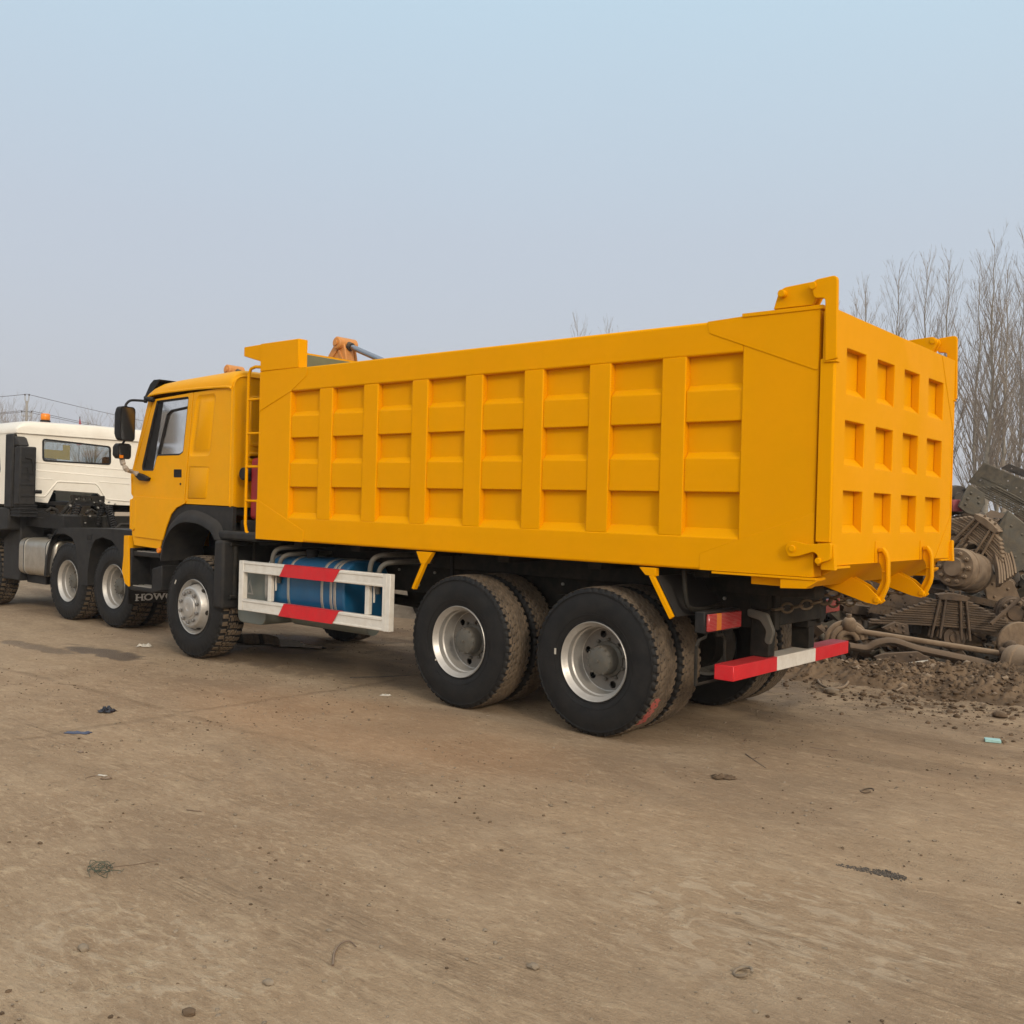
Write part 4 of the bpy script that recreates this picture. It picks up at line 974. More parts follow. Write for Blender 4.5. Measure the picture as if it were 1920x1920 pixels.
# mirrors
def mirror(sg):
    mr_ = sub('mirror_assembly', cab, (-2.3,my(YCB,sg),2.4)); Y_ = lambda y: my(y,sg)
    ym = -.17; c1 = aty(239.5,794.5,ym); c2 = aty(233.5,846,ym)
    def head(c, wy, hz, tk, rad, nm):
        mb = MB(); oo = rrect(-wy/2,wy/2,-hz/2,hz/2,rad); kk = len(oo); L = []
        rot = Matrix.Rotation(math.radians(14 if sg > 0 else -14),4,'Z')
        mb.m = Matrix.Translation((c.x, Y_(c.y), c.z))@rot
        for x, s_ in ((0,1.0),(-tk*.6,.98),(-tk,.72)): L += [(x, p[0]*s_, p[1]*s_) for p in oo]
        mb.add(L, [(i,(i+1)%kk,(i+1)%kk+kk,i+kk) for i in range(kk)]+[(i+kk,(i+1)%kk+kk,(i+1)%kk+2*kk,i+2*kk) for i in range(kk)]+[tuple(range(2*kk,3*kk)), tuple(range(kk))])
        mb.build('mirror_housing', 'black', mr_, smooth=40)
        mb = MB(); mb.m = Matrix.Translation((c.x, Y_(c.y), c.z))@rot; i2 = inset(oo,.013); mb.add([(.003,p[0],p[1]) for p in i2], [tuple(range(kk))]); mb.build('mirror_glass', 'mirror', mr_)
        if nm == 'b':
            mb = MB(); mb.m = Matrix.Translation((c.x, Y_(c.y), c.z))@rot; mb.box(.0035,.0055,-.075,-.02,-.08,-.045); mb.build('mirror_sticker', 'amber', mr_)
    head(c1, .215, .385, .12, .045, 'a'); head(c2, .19, .175, .11, .04, 'b')
    pt = aty(238,765,ym); e = aty(276,752,.0); mb = MB()
    q = [c1+Vector((-.03,0,.19)), pt+Vector((-.03,0,.03)), aty(241,753,-.13), aty(250,750.5,-.08), e]
    mb.tube([(p.x,Y_(p.y),p.z) for p in bez(q,4)], .014, 10); mb.tube([(c1.x-.05,Y_(c1.y),c1.z-.18),(c2.x-.05,Y_(c2.y),c2.z+.08)], .014, 8)
    b = aty(288,749.5,YCB-.03); b2 = aty(273,748,YCB-.06)
    mb.tube([(b.x,Y_(b.y),b.z),(b2.x,Y_(b2.y),b2.z)], .030, 8); mb.tube([(b2.x,Y_(b2.y),b2.z+.03),(b2.x,Y_(b2.y),b2.z-.045)], .022, 8)
    bb = [aty(*p,YCB-.02) for p in ((258,886),(268,889),(281,896),(279,902),(266,901),(258,893))]
    mb.prism([(p.x,p.z) for p in bb], 'y', Y_(YCB-.06), Y_(YCB-.002)); mb.split('mirror_arm', 'black', mr_, bevel=.006, smooth=50)
    q = bez([aty(228,858,ym), aty(231,870,ym), aty(238,881,ym+.04), aty(247,884,-.04), aty(259,889,YCB-.04)],5); R = random.Random(5)
    mb = MB(); mb.tube([(p.x,Y_(p.y),p.z) for p in q], [.022+R.uniform(-.004,.010) for p in q], 9); mb.build('wrapped_strut', 'tape', mr_, smooth=30)
mirror(1)
# wheel-arch, mudguard, steps, bumper
fen = sub('front_mudguard', T, (-1.1,.05,1.2))
arcI = [(303,1052),(308,1023),(318,998),(333,984),(347,979),(370,981.7),(386.7,990),(396.7,998),(403,1012)]
arcO = [(298,1031),(300,1027),(311,990),(323,968),(340,957.5),(358,956.7),(380,965),(400,978),(408,993),(411,1012)]
def arch(sg):
    mb = MB(); top = [(300,1030),(310,990),(320,965),(330,953.5),(345.5,946),(436,950.5),(435,996),(411,1004)]
    mb.prism(ty(top,YCB)+ty([(403,1006)]+arcI[::-1][1:-1],YCB), 'y', my(YCB+.004,sg), my(YCB+.05,sg)); mb.build('arch_panel', 'fender', fen, bevel=.004)
    o = [p for p in bez([(q[0],q[1],0) for q in ty(arcO,.0)],4)]; i_ = [p for p in bez([(q[0],q[1],0) for q in ty(arcI,.0)],4)]
    k = min(len(o),len(i_)); o = [o[int(j*(len(o)-1)/(k-1))] for j in range(k)]; i_ = [i_[int(j*(len(i_)-1)/(k-1))] for j in range(k)]
    mb = MB(); vs = []
    for a, b in zip(o, i_):
        m_ = (a+b)/2; vs += [(a.x, my(YCB+.003,sg), a.y),(a.x*.7+b.x*.3, my(.015,sg), a.y*.7+b.y*.3),(a.x*.3+b.x*.7, my(-.01,sg), a.y*.3+b.y*.7),(b.x, my(-.012,sg), b.y),(b.x, my(.5,sg), b.y+.01)]
    mb.add(vs, [(j*5+q,(j+1)*5+q,(j+1)*5+q+1,j*5+q+1) for j in range(k-1) for q in range(4)]); mb.build('arch_flare', 'fender', fen, smooth=50)
    mb = MB(); mb.box(-.70,-.535,min(my(-.015,sg),my(.72,sg)),max(my(-.015,sg),my(.72,sg)),.535,1.24); mb.box(-.76,-.02,min(my(.02,sg),my(.70,sg)),max(my(.02,sg),my(.70,sg)),1.245,1.34)
    mb.build('rear_mudguard', 'fender', fen, bevel=.03, seg=3)
    mb = MB(); mb.tube([(-.50,my(.05,sg),1.20),(-.50,my(.30,sg),1.215),(-.05,my(.35,sg),1.23)], .022, 8); mb.tube([(-.51,my(.12,sg),1.18),(-.51,my(.12,sg),.66)], .03, 8); mb.tube([(-.50,my(.05,sg),.66),(-.50,my(.35,sg),.66)], .022, 8); mb.split('guard_bracket', 'chassis', fen, smooth=60)
both(arch)
def steps(sg):
    st_ = sub('entry_step', T, (-2.2,my(.1,sg),.85)); Y_ = lambda a,b: (min(my(a,sg),my(b,sg)), max(my(a,sg),my(b,sg)))
    mb = MB(); mb.box(-2.50,-1.86,*Y_(.30,.62),.60,1.09); mb.box(-2.50,-1.92,*Y_(.06,.30),.585,.635); mb.box(-2.50,-1.90,*Y_(.08,.30),.98,1.035); mb.prism(ty([(285,1066),(303,1060),(303,1108),(283,1112)],.05),'y',my(.05,sg),my(.30,sg)); mb.box(-2.52,-2.47,*Y_(.06,.5),.60,1.07)
    mb.split('step_box', 'black', st_, bevel=.012, seg=2)
    mb = MB()
    for i in range(3): mb.box(-2.44,-2.05,*Y_(.07+.07*i,.11+.07*i),.636,.645); mb.box(-2.40,-1.98,*Y_(.09+.06*i,.12+.06*i),1.036,1.044)
    mb.split('step_tread', 'strap', st_)
    p = aty(298,1032,.04); mb = MB(); mb.rod((p.x, min(my(.025,sg),my(.06,sg)), p.z), .032, .035, n=16, b=.006); mb.build('side_marker_lamp', 'amber', st_)
both(steps)
fb = sub('front_bumper', T, (-2.7,1.2,.9))
mb = MB(); sec = roundpoly(ty([(237,1004),(245,1004),(245.5,1100),(238,1093),(233,1070),(236,1042)],.07),.01)
mb.prism(sec, 'y', .04, 2.36); mb.build('bumper_beam', 'cab_yellow', fb, bevel=.012, seg=2)
mb = MB(); mb.tube([(-2.66,.5,.95),(-2.3,.8,.95)],.06,8); mb.tube([(-2.66,1.9,.95),(-2.3,1.6,.95)],.06,8); mb.split('bumper_bracket', 'chassis', fb)
# red hydraulic tank behind the cab with black filler
hy = sub('hydraulic_tank', T, (-.35,.8,1.8))
mb = MB(); mb.box(-.345,-.06,.15,.75,1.46,2.10); mb.build('tank_shell', 'redtank', hy, bevel=.05, seg=4, smooth=60)
mb = MB(); mb.rod((-.40,.10,1.93), .065, .16, n=20, b=.01); mb.rod((-.44,.20,1.93), .075, .10, ax='x', n=20, b=.01); mb.build('filler_cap', 'black', hy)
MB().box(-.46,-.06,.14,2.1,1.34,1.455).build('tank_shelf', 'chassis', hy)
MB().box(-.40,-.36,.25,.95,1.02,1.33).build('shelf_leg', 'chassis', hy)

# ================================================================== WHITE TRACTOR TRUCK
WZ = -.085
Wt = thing('tractor_truck', (-6.3,2.0,WZ), 'cream-white tractor truck with silver fuel tank and amber beacon, beyond the yellow cab', 'truck')
XW = -7.0; M['card'] = surf('added_panel_yellow', (.95,.60,.0), .6)  # even yellow for the panel added behind the rear window
YW0, YW1 = .68, 3.22; WC = (YW0+YW1)/2
wc = sub('cab', Wt, (-8,2.03,1.6))
win = roundpoly(tx([(79.5,822),(208,837),(208,872),(79.5,865)], XW), .06, 6)
bot = tx([(58,940),(90,943.5),(96,930),(101,919.5),(183,925),(190,931),(197,946)], XW)
wallW = bot+[(YW1,1.50),(YW1,2.56),(YW1-.10,2.655),(YW0+.10,2.655),(YW0+.01,2.56),(YW0+.01,1.54)]
mb = MB(); mb.prism(wallW, 'x', XW-.05, XW, [win]); 
def bead(pts, x=XW, r=.012):
    q = tx(pts, x); mb.tube([(x-.004,p[0],p[1]) for p in q], r, 8)
bead([(62,866),(243,882)]); bead([(62,881),(243,897)]); bead([(66,896),(100,899)]); bead([(186,903),(243,908)]); bead([(60,930),(84,931),(107,903.5),(112,903),(178,906.5),(184,911),(199,936),(243,940)], r=.016)
bead([(215,832),(213,866)])
mb.build('rear_wall', 'cream', wc, bevel=.006, smooth=50)
wo = roundpoly(tx([(79.5,822),(208,837),(208,872),(79.5,865)], XW), .06, 6); wi = inset(wo,.022)
mb = MB(); mb.prism(wo, 'x', XW-.02, XW+.006, [wi]); mb.build('window_seal', 'black', wc)
mb = MB(); mb.prism(wi, 'x', XW-.012, XW-.006); mb.build('rear_window', 'darkglass', wc)
mb = MB(); mb.prism(tx([(83,842),(118,845),(118,834),(131,835.5),(131,863),(83,858)], XW-.03), 'x', XW-.035, XW-.03); mb.build('added_window_panel', 'card', wc)  # thin yellow panel added behind the glass to make the window's yellow patch
# body sides, roof, front
mb = MB()
def wside(y0, y1): 
    wn = roundpoly([(-8.45,2.0),(-8.45,2.55),(-7.62,2.60),(-7.50,2.0),(-7.65,1.88),(-8.3,1.80)], .05)
    mb.prism([(-9.25,1.10),(-9.25,1.8),(-8.85,2.60),(-7.06,2.60),(-7.06,1.50),(-8.7,1.50),(-8.9,1.1)], 'y', y0, y1, [wn])
wside(YW0,YW0+.04); wside(YW1-.04,YW1)
mb.box(-9.26,-9.22,YW0+.05,YW1-.05,1.1,1.8)
mb.build('side_panel', 'cream', wc, bevel=.01)
mb = MB(); S = []
for x, zr in ((-9.0,2.60),(-8.9,2.69),(-8.6,2.76),(-7.4,2.775),(-7.06,2.772),(-6.985,2.75),(-6.965,2.70)):
    P = [(YW0-.01,2.575),(YW0-.01,2.60)]+[(YW0+.25-.26*math.cos(t), 2.60+(zr-2.60)*math.sin(t)) for t in [PI/2*i/8 for i in range(1,9)]]
    P += [(WC,zr+.015)]; P += [(2*WC-y,z) for y,z in P[-2::-1]]; S.append([(x,)+p for p in P])
k = len(S[0]); mb.add([p for s_ in S for p in s_], [(i*k+j,(i+1)*k+j,(i+1)*k+j+1,i*k+j+1) for i in range(len(S)-1) for j in range(k-1)]+[tuple(range(k)), tuple((len(S)-1)*k+j for j in range(k))])
mb.build('roof', 'cream', wc, smooth=35)
mb = MB(); wn = roundpoly([(-8.44,2.01),(-8.44,2.54),(-7.63,2.59),(-7.51,2.0),(-7.65,1.89),(-8.3,1.81)], .05)
mb.prism(wn,'y',YW0+.015,YW0+.02); mb.prism(wn,'y',YW1-.02,YW1-.015); mb.split('side_window','darkglass',wc)
mb = MB(); mb.box(-8.1,-7.6,1.1,1.6,1.4,1.7); mb.box(-7.75,-7.6,1.1,1.6,1.7,2.32); mb.box(-8.1,-7.6,2.4,2.9,1.4,1.7); mb.box(-7.75,-7.6,2.4,2.9,1.7,2.32); mb.split('seat','seat',wc,bevel=.04,seg=2)
mb = MB(); mb.box(-9.2,-7.1,YW0+.05,YW1-.05,1.50,1.56); mb.build('cab_floor','black',wc)
# beacon
bc = sub('beacon', Wt, (-7.3,1.1,2.9)); p = atx(85,790,-7.25)
mb = MB(); mb.rod((p.x,p.y,2.76), .075, .055, ax='z', n=24); mb.build('beacon_base','black',bc)
mb = MB(); mb.rod((p.x,p.y,2.815), .068, .105, ax='z', n=24, b=.012); mb.build('beacon_dome','amber',bc,smooth=50)
# intake stack
ia = sub('air_intake', Wt, (-6.9,1.0,2.0))
q = tx([(27,800),(33,792),(64,823),(62,938),(22,935)], -6.75)
mb = MB(); mb.box(-6.95,-6.76,.64,.885,1.50,2.37); mb.prism([(-6.98,2.375),(-6.80,2.375),(-6.90,2.50),(-6.98,2.53)], 'y', .64, .80); mb.box(-7.25,-6.99,.63,.70,1.45,2.56); mb.build('intake_duct','fender',ia,bevel=.02,seg=2)
mb = MB()
for i in range(7): mb.box(-7.1+.004*(i%2)*3,-6.76-.012*(i%2),.66+.012*(i%2),.92-.012*(i%2),1.32+.026*i,1.32+.026*(i+1)-.001)
mb.prism([(-7.25,1.18),(-5.95,1.16),(-5.95,1.36),(-6.35,1.38),(-6.6,1.31),(-7.2,1.31)], 'y', .92, 1.18); mb.build('intake_hose','black',ia,bevel=.006)
mb = MB()
for i in range(4): mb.box(-6.759,-6.753,.66,.87,1.62+.17*i,1.63+.17*i)
mb.tube([(-6.75,.72,2.2),(-6.75,.81,2.19),(-6.75,.84,2.08),(-6.75,.84,1.96)],.012,8); mb.tube([(-6.75,.75,2.05),(-6.75,.77,1.98),(-6.75,.77,1.87)],.012,8); mb.rod((-6.75,.86,1.70),.03,.1,ax='y',n=10); mb.build('intake_ribs','black',ia,smooth=50)
# front mudguard and side skirts
mb = MB(); mb.box(-7.72,-7.14,.84,1.2,.34,1.42); mb.prism([(-8.9,1.0),(-8.9,1.45),(-7.15,1.45),(-7.15,1.12),(-7.45,1.10),(-7.72,.95),(-7.95,1.14),(-8.6,1.16)], 'y', .66, 1.3); mb.box(-9.3,-8.9,.85,3.2,.45,1.1); mb.split('side_skirt','fender',Wt,bevel=.02,seg=2)
mb = MB(); mb.box(-7.13,-6.5,.95,1.3,.32,.62); mb.tube([(-7.14,.9,.75),(-6.9,.9,.75)],.025,8); mb.split('battery_tray','black',Wt,bevel=.01)
# fuel tank
wf = sub('fuel_tank', Wt, (-6.5,1.1,.7)); pts = roundpoly([(.81,.45),(.81,1.0),(1.40,1.0),(1.40,.45)], .13, 6)
mb = MB(); mb.prism(pts,'x',-7.13,-5.95); mb.build('tank_shell','steel',wf,bevel=.035,seg=3,smooth=60)
pts2 = roundpoly([(.803,.443),(.803,1.007),(1.407,1.007),(1.407,.443)], .135, 6)
for x in (-6.96,-6.25):
    mb = MB(); mb.prism(pts2,'x',x,x+.06); mb.build('tank_strap','strap',wf,bevel=.004,smooth=60); mb = MB(); mb.prism(roundpoly([(.80,.44),(.80,1.01),(1.41,1.01),(1.41,.44)],.135,6),'x',x+.024,x+.036); mb.build('strap_rubber','black',wf,smooth=60)
mb = MB(); mb.lathe([(.05,0),(.05,.05),(.062,.055),(.062,.085),(0,.09)],(-6.45,1.0,.99),'z',20); mb.build('filler_cap','black',wf)
# twin-arch mudguard
fo = [(84.5,1080),(86,1062),(88.5,1044),(95,1018),(106,994),(113,990.5),(121,989.5),(203.6,991),(250,995),(262,1004),(268,1030)]
f1 = [(88,1080),(91,1050),(96,1022),(100.5,1006),(110,1001),(124,1000.5),(138,1009),(144,1023),(148,1050),(153,1096)]
f2 = [(166.5,1098),(167,1070),(172,1032),(181,1012),(194.8,1007),(212.5,1014),(223,1028),(232,1050),(262,1060)]
band = ty(fo+f2[::-1]+f1[::-1], .78)
mb = MB(); mb.prism(band,'y',.76,.84); f1w = ty(f1,.78); f2w = ty(f2,.78)
def shell(pa, y0, y1, off=.0):
    vs = [(p[0],y0,p[1]+off) for p in pa]+[(p[0],y1,p[1]+off) for p in pa]+[(p[0],y1,p[1]+off+.02) for p in pa]+[(p[0],y0,p[1]+off+.02) for p in pa]; k = len(pa)
    mb.add(vs, [(i,i+1,i+1+k,i+k) for i in range(k-1)]+[(i+2*k,i+1+2*k,i+1+3*k,i+3*k) for i in range(k-1)]+[(i+k,i+1+k,i+1+2*k,i+2*k) for i in range(k-1)])
shell(f1w,.841,1.40); shell(f2w,.841,1.40); shell(ty(fo,.78),.841,1.40,-.02); mb.build('double_mudguard','fender',Wt,bevel=.008,smooth=40)
# embossed badge between the arches
mb = MB(); q = ty([(163,1004),(172.5,1004),(172.5,1012),(163,1012)],.757)
for i in range(3):
    x0 = q[0][0]+.045*i; mb.box(x0,x0+.03,.753,.759,q[3][1],q[0][1])
mb.box(q[0][0]-.005,q[1][0]+.005,.753,.759,q[0][1]+.004,q[0][1]+.02)
t_ = ty([(164.5,1016),(175,1016),(175,1018.5),(171,1024),(170,1022),(171.5,1019),(164.5,1019)],.757); mb.prism(t_,'y',.753,.759); mb.build('guard_badge','black',Wt)
# wheels
for x, z in ((-4.21,.468),(-5.485,.454)):
    wheel(Wt, x, .93, z, 'dual', -1, x, 'lug', 'tyre_old'); wheel(Wt, x, .93+.34, z, 'inner', -1, x*2, 'lug', 'tyre_old'); wheel(Wt, x, 2*WC-.93, z, 'dual', 1, x, 'lug', 'tyre_old'); wheel(Wt, x, 2*WC-1.27, z, 'inner', 1, x, 'lug', 'tyre_old')
wheel(Wt, -8.33, 1.0, .42, 'front', -1, 0, 'lug', 'tyre_old'); wheel(Wt, -8.33, 2*WC-1.0, .42, 'front', 1, 0, 'lug', 'tyre_old')
# chassis and running gear
wch = sub('chassis_frame', Wt, (-6,2.03,.8)); mb = MB()
for y in (WC-.43,WC+.35): mb.box(-9.1,-3.45,y,y+.08,.72,.98)
for x in (-8.8,-7,-5.9,-4.85,-3.6): mb.box(x,x+.09,WC-.35,WC+.35,.75,.95)
mb.box(-7.6,-6.0,WC-.35,WC+.4,.5,1.12); mb.box(-6.9,-5.8,WC-.75,WC-.3,.7,1.15); mb.box(-5.8,-4.0,WC-.7,WC+.7,.98,1.06); mb.split('frame_rail','chassis',wch,bevel=.01)
mb = MB()
for x, z in ((-4.21,.468),(-5.485,.454)): mb.tube([(x,1.1,z),(x,2.95,z)],.09,12); mb.rock((x,WC,z),.24,(1,1,1),2,1,.02)
mb.build('axle','chassis',wch,smooth=60)
mb = MB(); pl = tx([(133,928),(196.5,930),(196.5,942),(133,941)], -6.45)
mb.prism(pl,'x',-6.47,-6.45,[[(c.x+.022*math.cos(t),c.y+.022*math.sin(t)) for t in [2*PI*i/12 for i in range(12)]] for c in [Vector(tx([(px,pz)],-6.45)[0]) for px, pz in ((149,934.5),(158,936),(170,937))]])
def L3(pts, x, r): q = tx(pts,x); mb.tube([(x,p[0],p[1]) for p in q], r, 8)
L3([(134,940),(117,962),(115,990)],-6.4,.03); L3([(141,941),(122,966)],-6.4,.014); L3([(180,942),(186,960),(190,990)],-6.4,.03); L3([(190,942),(208,960),(212,985)],-6.3,.03); L3([(88,960),(95,953),(105,956),(112,968)],-6.2,.028); L3([(160,963),(172,956),(182,962)],-6.2,.022); L3([(214,995),(226,984),(245,984)],-5.6,.025); L3([(150,965),(150,992)],-6.2,.05); L3([(196,968),(198,992)],-6.2,.06)
mb.box(-6.9,-6.48,1.4,2.9,1.0,1.35); mb.split('cab_mount','chassis',wch,smooth=50)
def coil(c0, c1, r, nt_, wr):
    mb = MB(); a, b = Vector(c0), Vector(c1); d = (b-a); s1 = d.cross(Vector((1,0,0))).normalized(); s2 = d.normalized().cross(s1)
    mb.tube([a+d*t+(s1*math.cos(2*PI*nt_*t)+s2*math.sin(2*PI*nt_*t))*r for t in [i/(nt_*10) for i in range(nt_*10+1)]], wr, 6); mb.build('coil_hose','black',wch,smooth=60)
a = atx(147,947,-6.3); b = atx(131,989,-6.1); coil(a,b,.055,9,.012); a = atx(203,950,-6.2); b = atx(214,992,-5.9); coil(a,b,.05,10,.010); a = atx(193,945,-6.35); b = atx(183,985,-6.2); coil(a,b,.035,9,.008)
mb = MB(); R = random.Random(8)
for i in range(16):
    px = R.uniform(120,215); pz = R.uniform(935,985); p = atx(px,pz,-6.25); mb.rod((p.x,p.y,p.z), R.uniform(.008,.016), .03, ax='x', n=8)
mb.split('pipe_fitting','strap',wch)
# rear mudflap with lettering
mf = sub('mudflap', Wt, (-3.50,1.1,.5)); q = tx([(246,1100),(246,1132),(330,1136),(330,1100)], -3.5)
mb = MB(); mb.box(-3.505,-3.495,q[0][0]-.04,q[2][0]+.03,q[1][1],.62); mb.build('flap_sheet','black',mf,bevel=.003)
def text(s, size, loc, rot, mat, name, parent, ex=.002, sx=1.0, off=0.):
    cu = bpy.data.curves.new(name, 'FONT'); cu.body = s; cu.size = size; cu.extrude = ex; cu.offset = off; cu.space_character = 1.05
    tmp = bpy.data.objects.new('tmp', cu); COL.objects.link(tmp); dg = bpy.context.evaluated_depsgraph_get(); me = bpy.data.meshes.new_from_object(tmp.evaluated_get(dg)); bpy.data.objects.remove(tmp)
    xs = [v.co.x for v in me.vertices]; x0 = min(xs)
    Mx = Matrix.Translation(Vector(loc)-wpos(parent))@rot@Matrix.Diagonal((sx,1,1,1))@Matrix.Translation((-x0,0,0)); me.transform(Mx); me.materials.clear(); me.materials.append(M[mat])
    o = bpy.data.objects.new(name, me); COL.objects.link(o); o.parent = parent; return o
a = tx([(254.5,1126.5),(326,1126.5),(254,1114.5)], -3.49); wid = a[1][0]-a[0][0]; hgt = a[2][1]-a[0][1]
ROTX = Matrix(((0,0,1,0),(1,0,0,0),(0,1,0,0),(0,0,0,1)))
t_ = text('HOWO', hgt/.70, (-3.489,a[0][0],a[0][1]), ROTX, 'letter', 'flap_lettering', mf, .001, 1.0, .003)
ww = max(v.co.y for v in t_.data.vertices)-min(v.co.y for v in t_.data.vertices); y0 = min(v.co.y for v in t_.data.vertices)
for v in t_.data.vertices: v.co.y = y0+(v.co.y-y0)*wid/ww
# slab serifs: thin feet on the H and heads on the W
mb = MB(); W_ = wid
def slab(u0, u1, top):
    z = a[0][1]+hgt-.008 if top else a[0][1]-.001
    mb.box(-3.4945,-3.4885, a[0][0]+W_*u0, a[0][0]+W_*u1, z, z+.009)
for u0,u1 in ((-.012,.075),(.145,.232)): slab(u0,u1,False); slab(u0,u1,True)
for u0,u1 in ((.475,.56),(.715,.79)): slab(u0,u1,True)
mb.split('letter_serif','letter',mf)
# ================================================================== EXCAVATORS
def excavator(loc, rz, label):
    t = thing('excavator', (0,0,0), label, 'excavator', 'orange excavators beyond the dump truck')
    # local frame: pivot of the arm apex at (0,0,4.70), body to +x
    tr = sub('crawler_track', t, (5.2,0,.4))
    def track(y): mb = MB(); mb.prism(roundpoly([(3.4,0.02),(3.2,.42),(3.5,.85),(6.8,.85),(7.1,.42),(6.8,.02)],.25,5), 'y', y, y+.5); mb.build('track', 'chassis', tr, bevel=.03)
    track(-1.35); track(.85)
    mb = MB(); mb.box(3.9,6.3,-.8,.8,.5,.95); mb.build('undercarriage', 'chassis', tr)
    hs = sub('house', t, (5.2,0,1.3)); mb = MB(); mb.prism(roundpoly([(4.3,1.0),(4.2,1.9),(5.2,2.05),(7.0,2.0),(7.2,1.0)],.15), 'y', -1.2, 1.2); mb.build('engine_cover', 'orange', hs, bevel=.04)
    mb = MB(); mb.prism(roundpoly([(3.8,1.0),(3.7,1.8),(4.0,2.75),(5.1,2.75),(5.2,1.0)],.15), 'y', -1.25, -.35); mb.build('operator_cab', 'orange', hs, bevel=.04)
    mb = MB(); mb.prism(roundpoly([(3.95,1.9),(4.15,2.6),(4.95,2.6),(5.0,1.9)],.08), 'y', -1.262, -1.252); mb.build('cab_window', 'darkglass', hs)
    mb = MB(); bo = [(4.4,1.5),(2.6,3.05),(.7,3.75),(-.05,3.85),(-.05,3.6),(.6,3.35),(2.3,2.35),(3.7,1.1)]; mb.prism(roundpoly(bo,.15), 'y', -.2, .2); mb.build('boom', 'orange', t, bevel=.03)
    # arm: triangular head plate with the pin boss at its apex
    am = sub('arm', t, (0,0,3.7)); mb = MB()
    head = roundpoly([(-.52,4.20),(-.12,4.66),(.07,4.78),(.17,4.60),(.25,4.28),(.12,3.6),(-.25,2.2),(-.5,1.7),(-.75,1.75),(-.78,3.2)], [.05,.08,.10,.05,.05,.1,.1,.1,.1,.2])
    mb.prism(head, 'y', -.14, -.10); mb.prism(head, 'y', .10, .14); mb.prism([(p[0]*.96-.01,p[1]*.985) for p in head], 'y', -.10, .10); mb.build('arm_beam', 'orange', am, bevel=.015)
    mb = MB(); mb.prism([(-.40,4.24),(-.02,4.58),(.0,4.545),(-.34,4.20)], 'y', -.165, -.141); mb.prism([(.0,4.55),(.03,4.56),(.20,4.30),(.16,4.28)], 'y', -.165, -.141); mb.split('arm_rib', 'orange', am)
    mb = MB(); mb.rod((0.03,-.22,4.66), .115, .44, n=24, b=.02); mb.rod((.03,-.25,4.66), .05, .5, n=12); mb.build('pin_boss', 'orange', am)
    cy = sub('arm_cylinder', t, (1,0,4.2)); d = Vector((1.25,0,-.46))
    mb = MB(); p = Vector((.03,0,4.66)); mb.tube([p+d*.08,p+d*1.35], .052, 14); mb.build('piston_rod', 'chrome', cy, smooth=60)
    mb = MB(); mb.tube([p+d*1.30,p+d*2.5], .085, 16); mb.build('cylinder_barrel', 'orange', cy, smooth=60)
    mb = MB(); mb.tube([p+d*.03,p+d*.14], .075, 14); mb.build('rod_eye', 'darkscrap', cy, smooth=60)
    bk = MB(); bk.prism(roundpoly([(-.5,1.7),(-1.1,1.5),(-1.35,.6),(-.9,.15),(-.2,.25),(-.3,.9),(-.35,1.6)],.12), 'y', -.55, .55); bk.build('bucket', 'darkscrap', t, bevel=.03)
    t.location = loc; t.rotation_euler = (0,0,rz); return t
e0 = excavator((-5.85,6.0,G(-5.85,6.0)), 0, 'orange excavator arm head and bright piston rod rising above the cargo body rim')
e1 = copyto(e0, None, (-10.72,6.95,-.135)); e1.rotation_euler = (0,0,math.radians(6)); e1['label'] = 'orange excavator of which only the arm pin shows above the yellow cab roof'

# ================================================================== SCRAP HEAP
def heap_core():
    n = 110; X, Y = np.meshgrid(np.linspace(.5,10.5,n), np.linspace(4.4,12.5,n), indexing='ij')
    D = (X-CAMP.x)*FW.x+(Y-CAMP.y)*FW.y; A = (X-CAMP.x)*RT.x+(Y-CAMP.y)*RT.y     # distance along and across the heap's face
    rise = np.clip((D-11.15)/2.3, 0, 1)**.8; fall = np.clip((16.5-D)/2.5, 0, 1); sx = np.clip((A-2.3)/1.9, 0, 1)*np.clip((10-A)/2.5, 0, 1)
    Z = gh(X,Y)-.08+(1.75*rise*fall*sx)*(1+.25*fbm(X*.8,Y*.8,3,41))+.30*fbm(X*2.3,Y*2.3,4,43)*sx*rise
    Z = np.where(D < 10.9, gh(X,Y)-.10, Z)
    vs = np.stack([X,Y,Z],-1).reshape(-1,3); mb = MB(); mb.v = [tuple(p) for p in vs]
    mb.f = [(i*n+j,(i+1)*n+j,(i+1)*n+j+1,i*n+j+1) for i in range(n-1) for j in range(n-1)]
    def H(x, y):
        i = int(round((x-.5)/10.*(n-1))); j = int(round((y-4.4)/8.1*(n-1))); return float(Z[max(0,min(n-1,i)), max(0,min(n-1,j))])
    return mb, H
core, HH = heap_core(); R = random.Random(21)
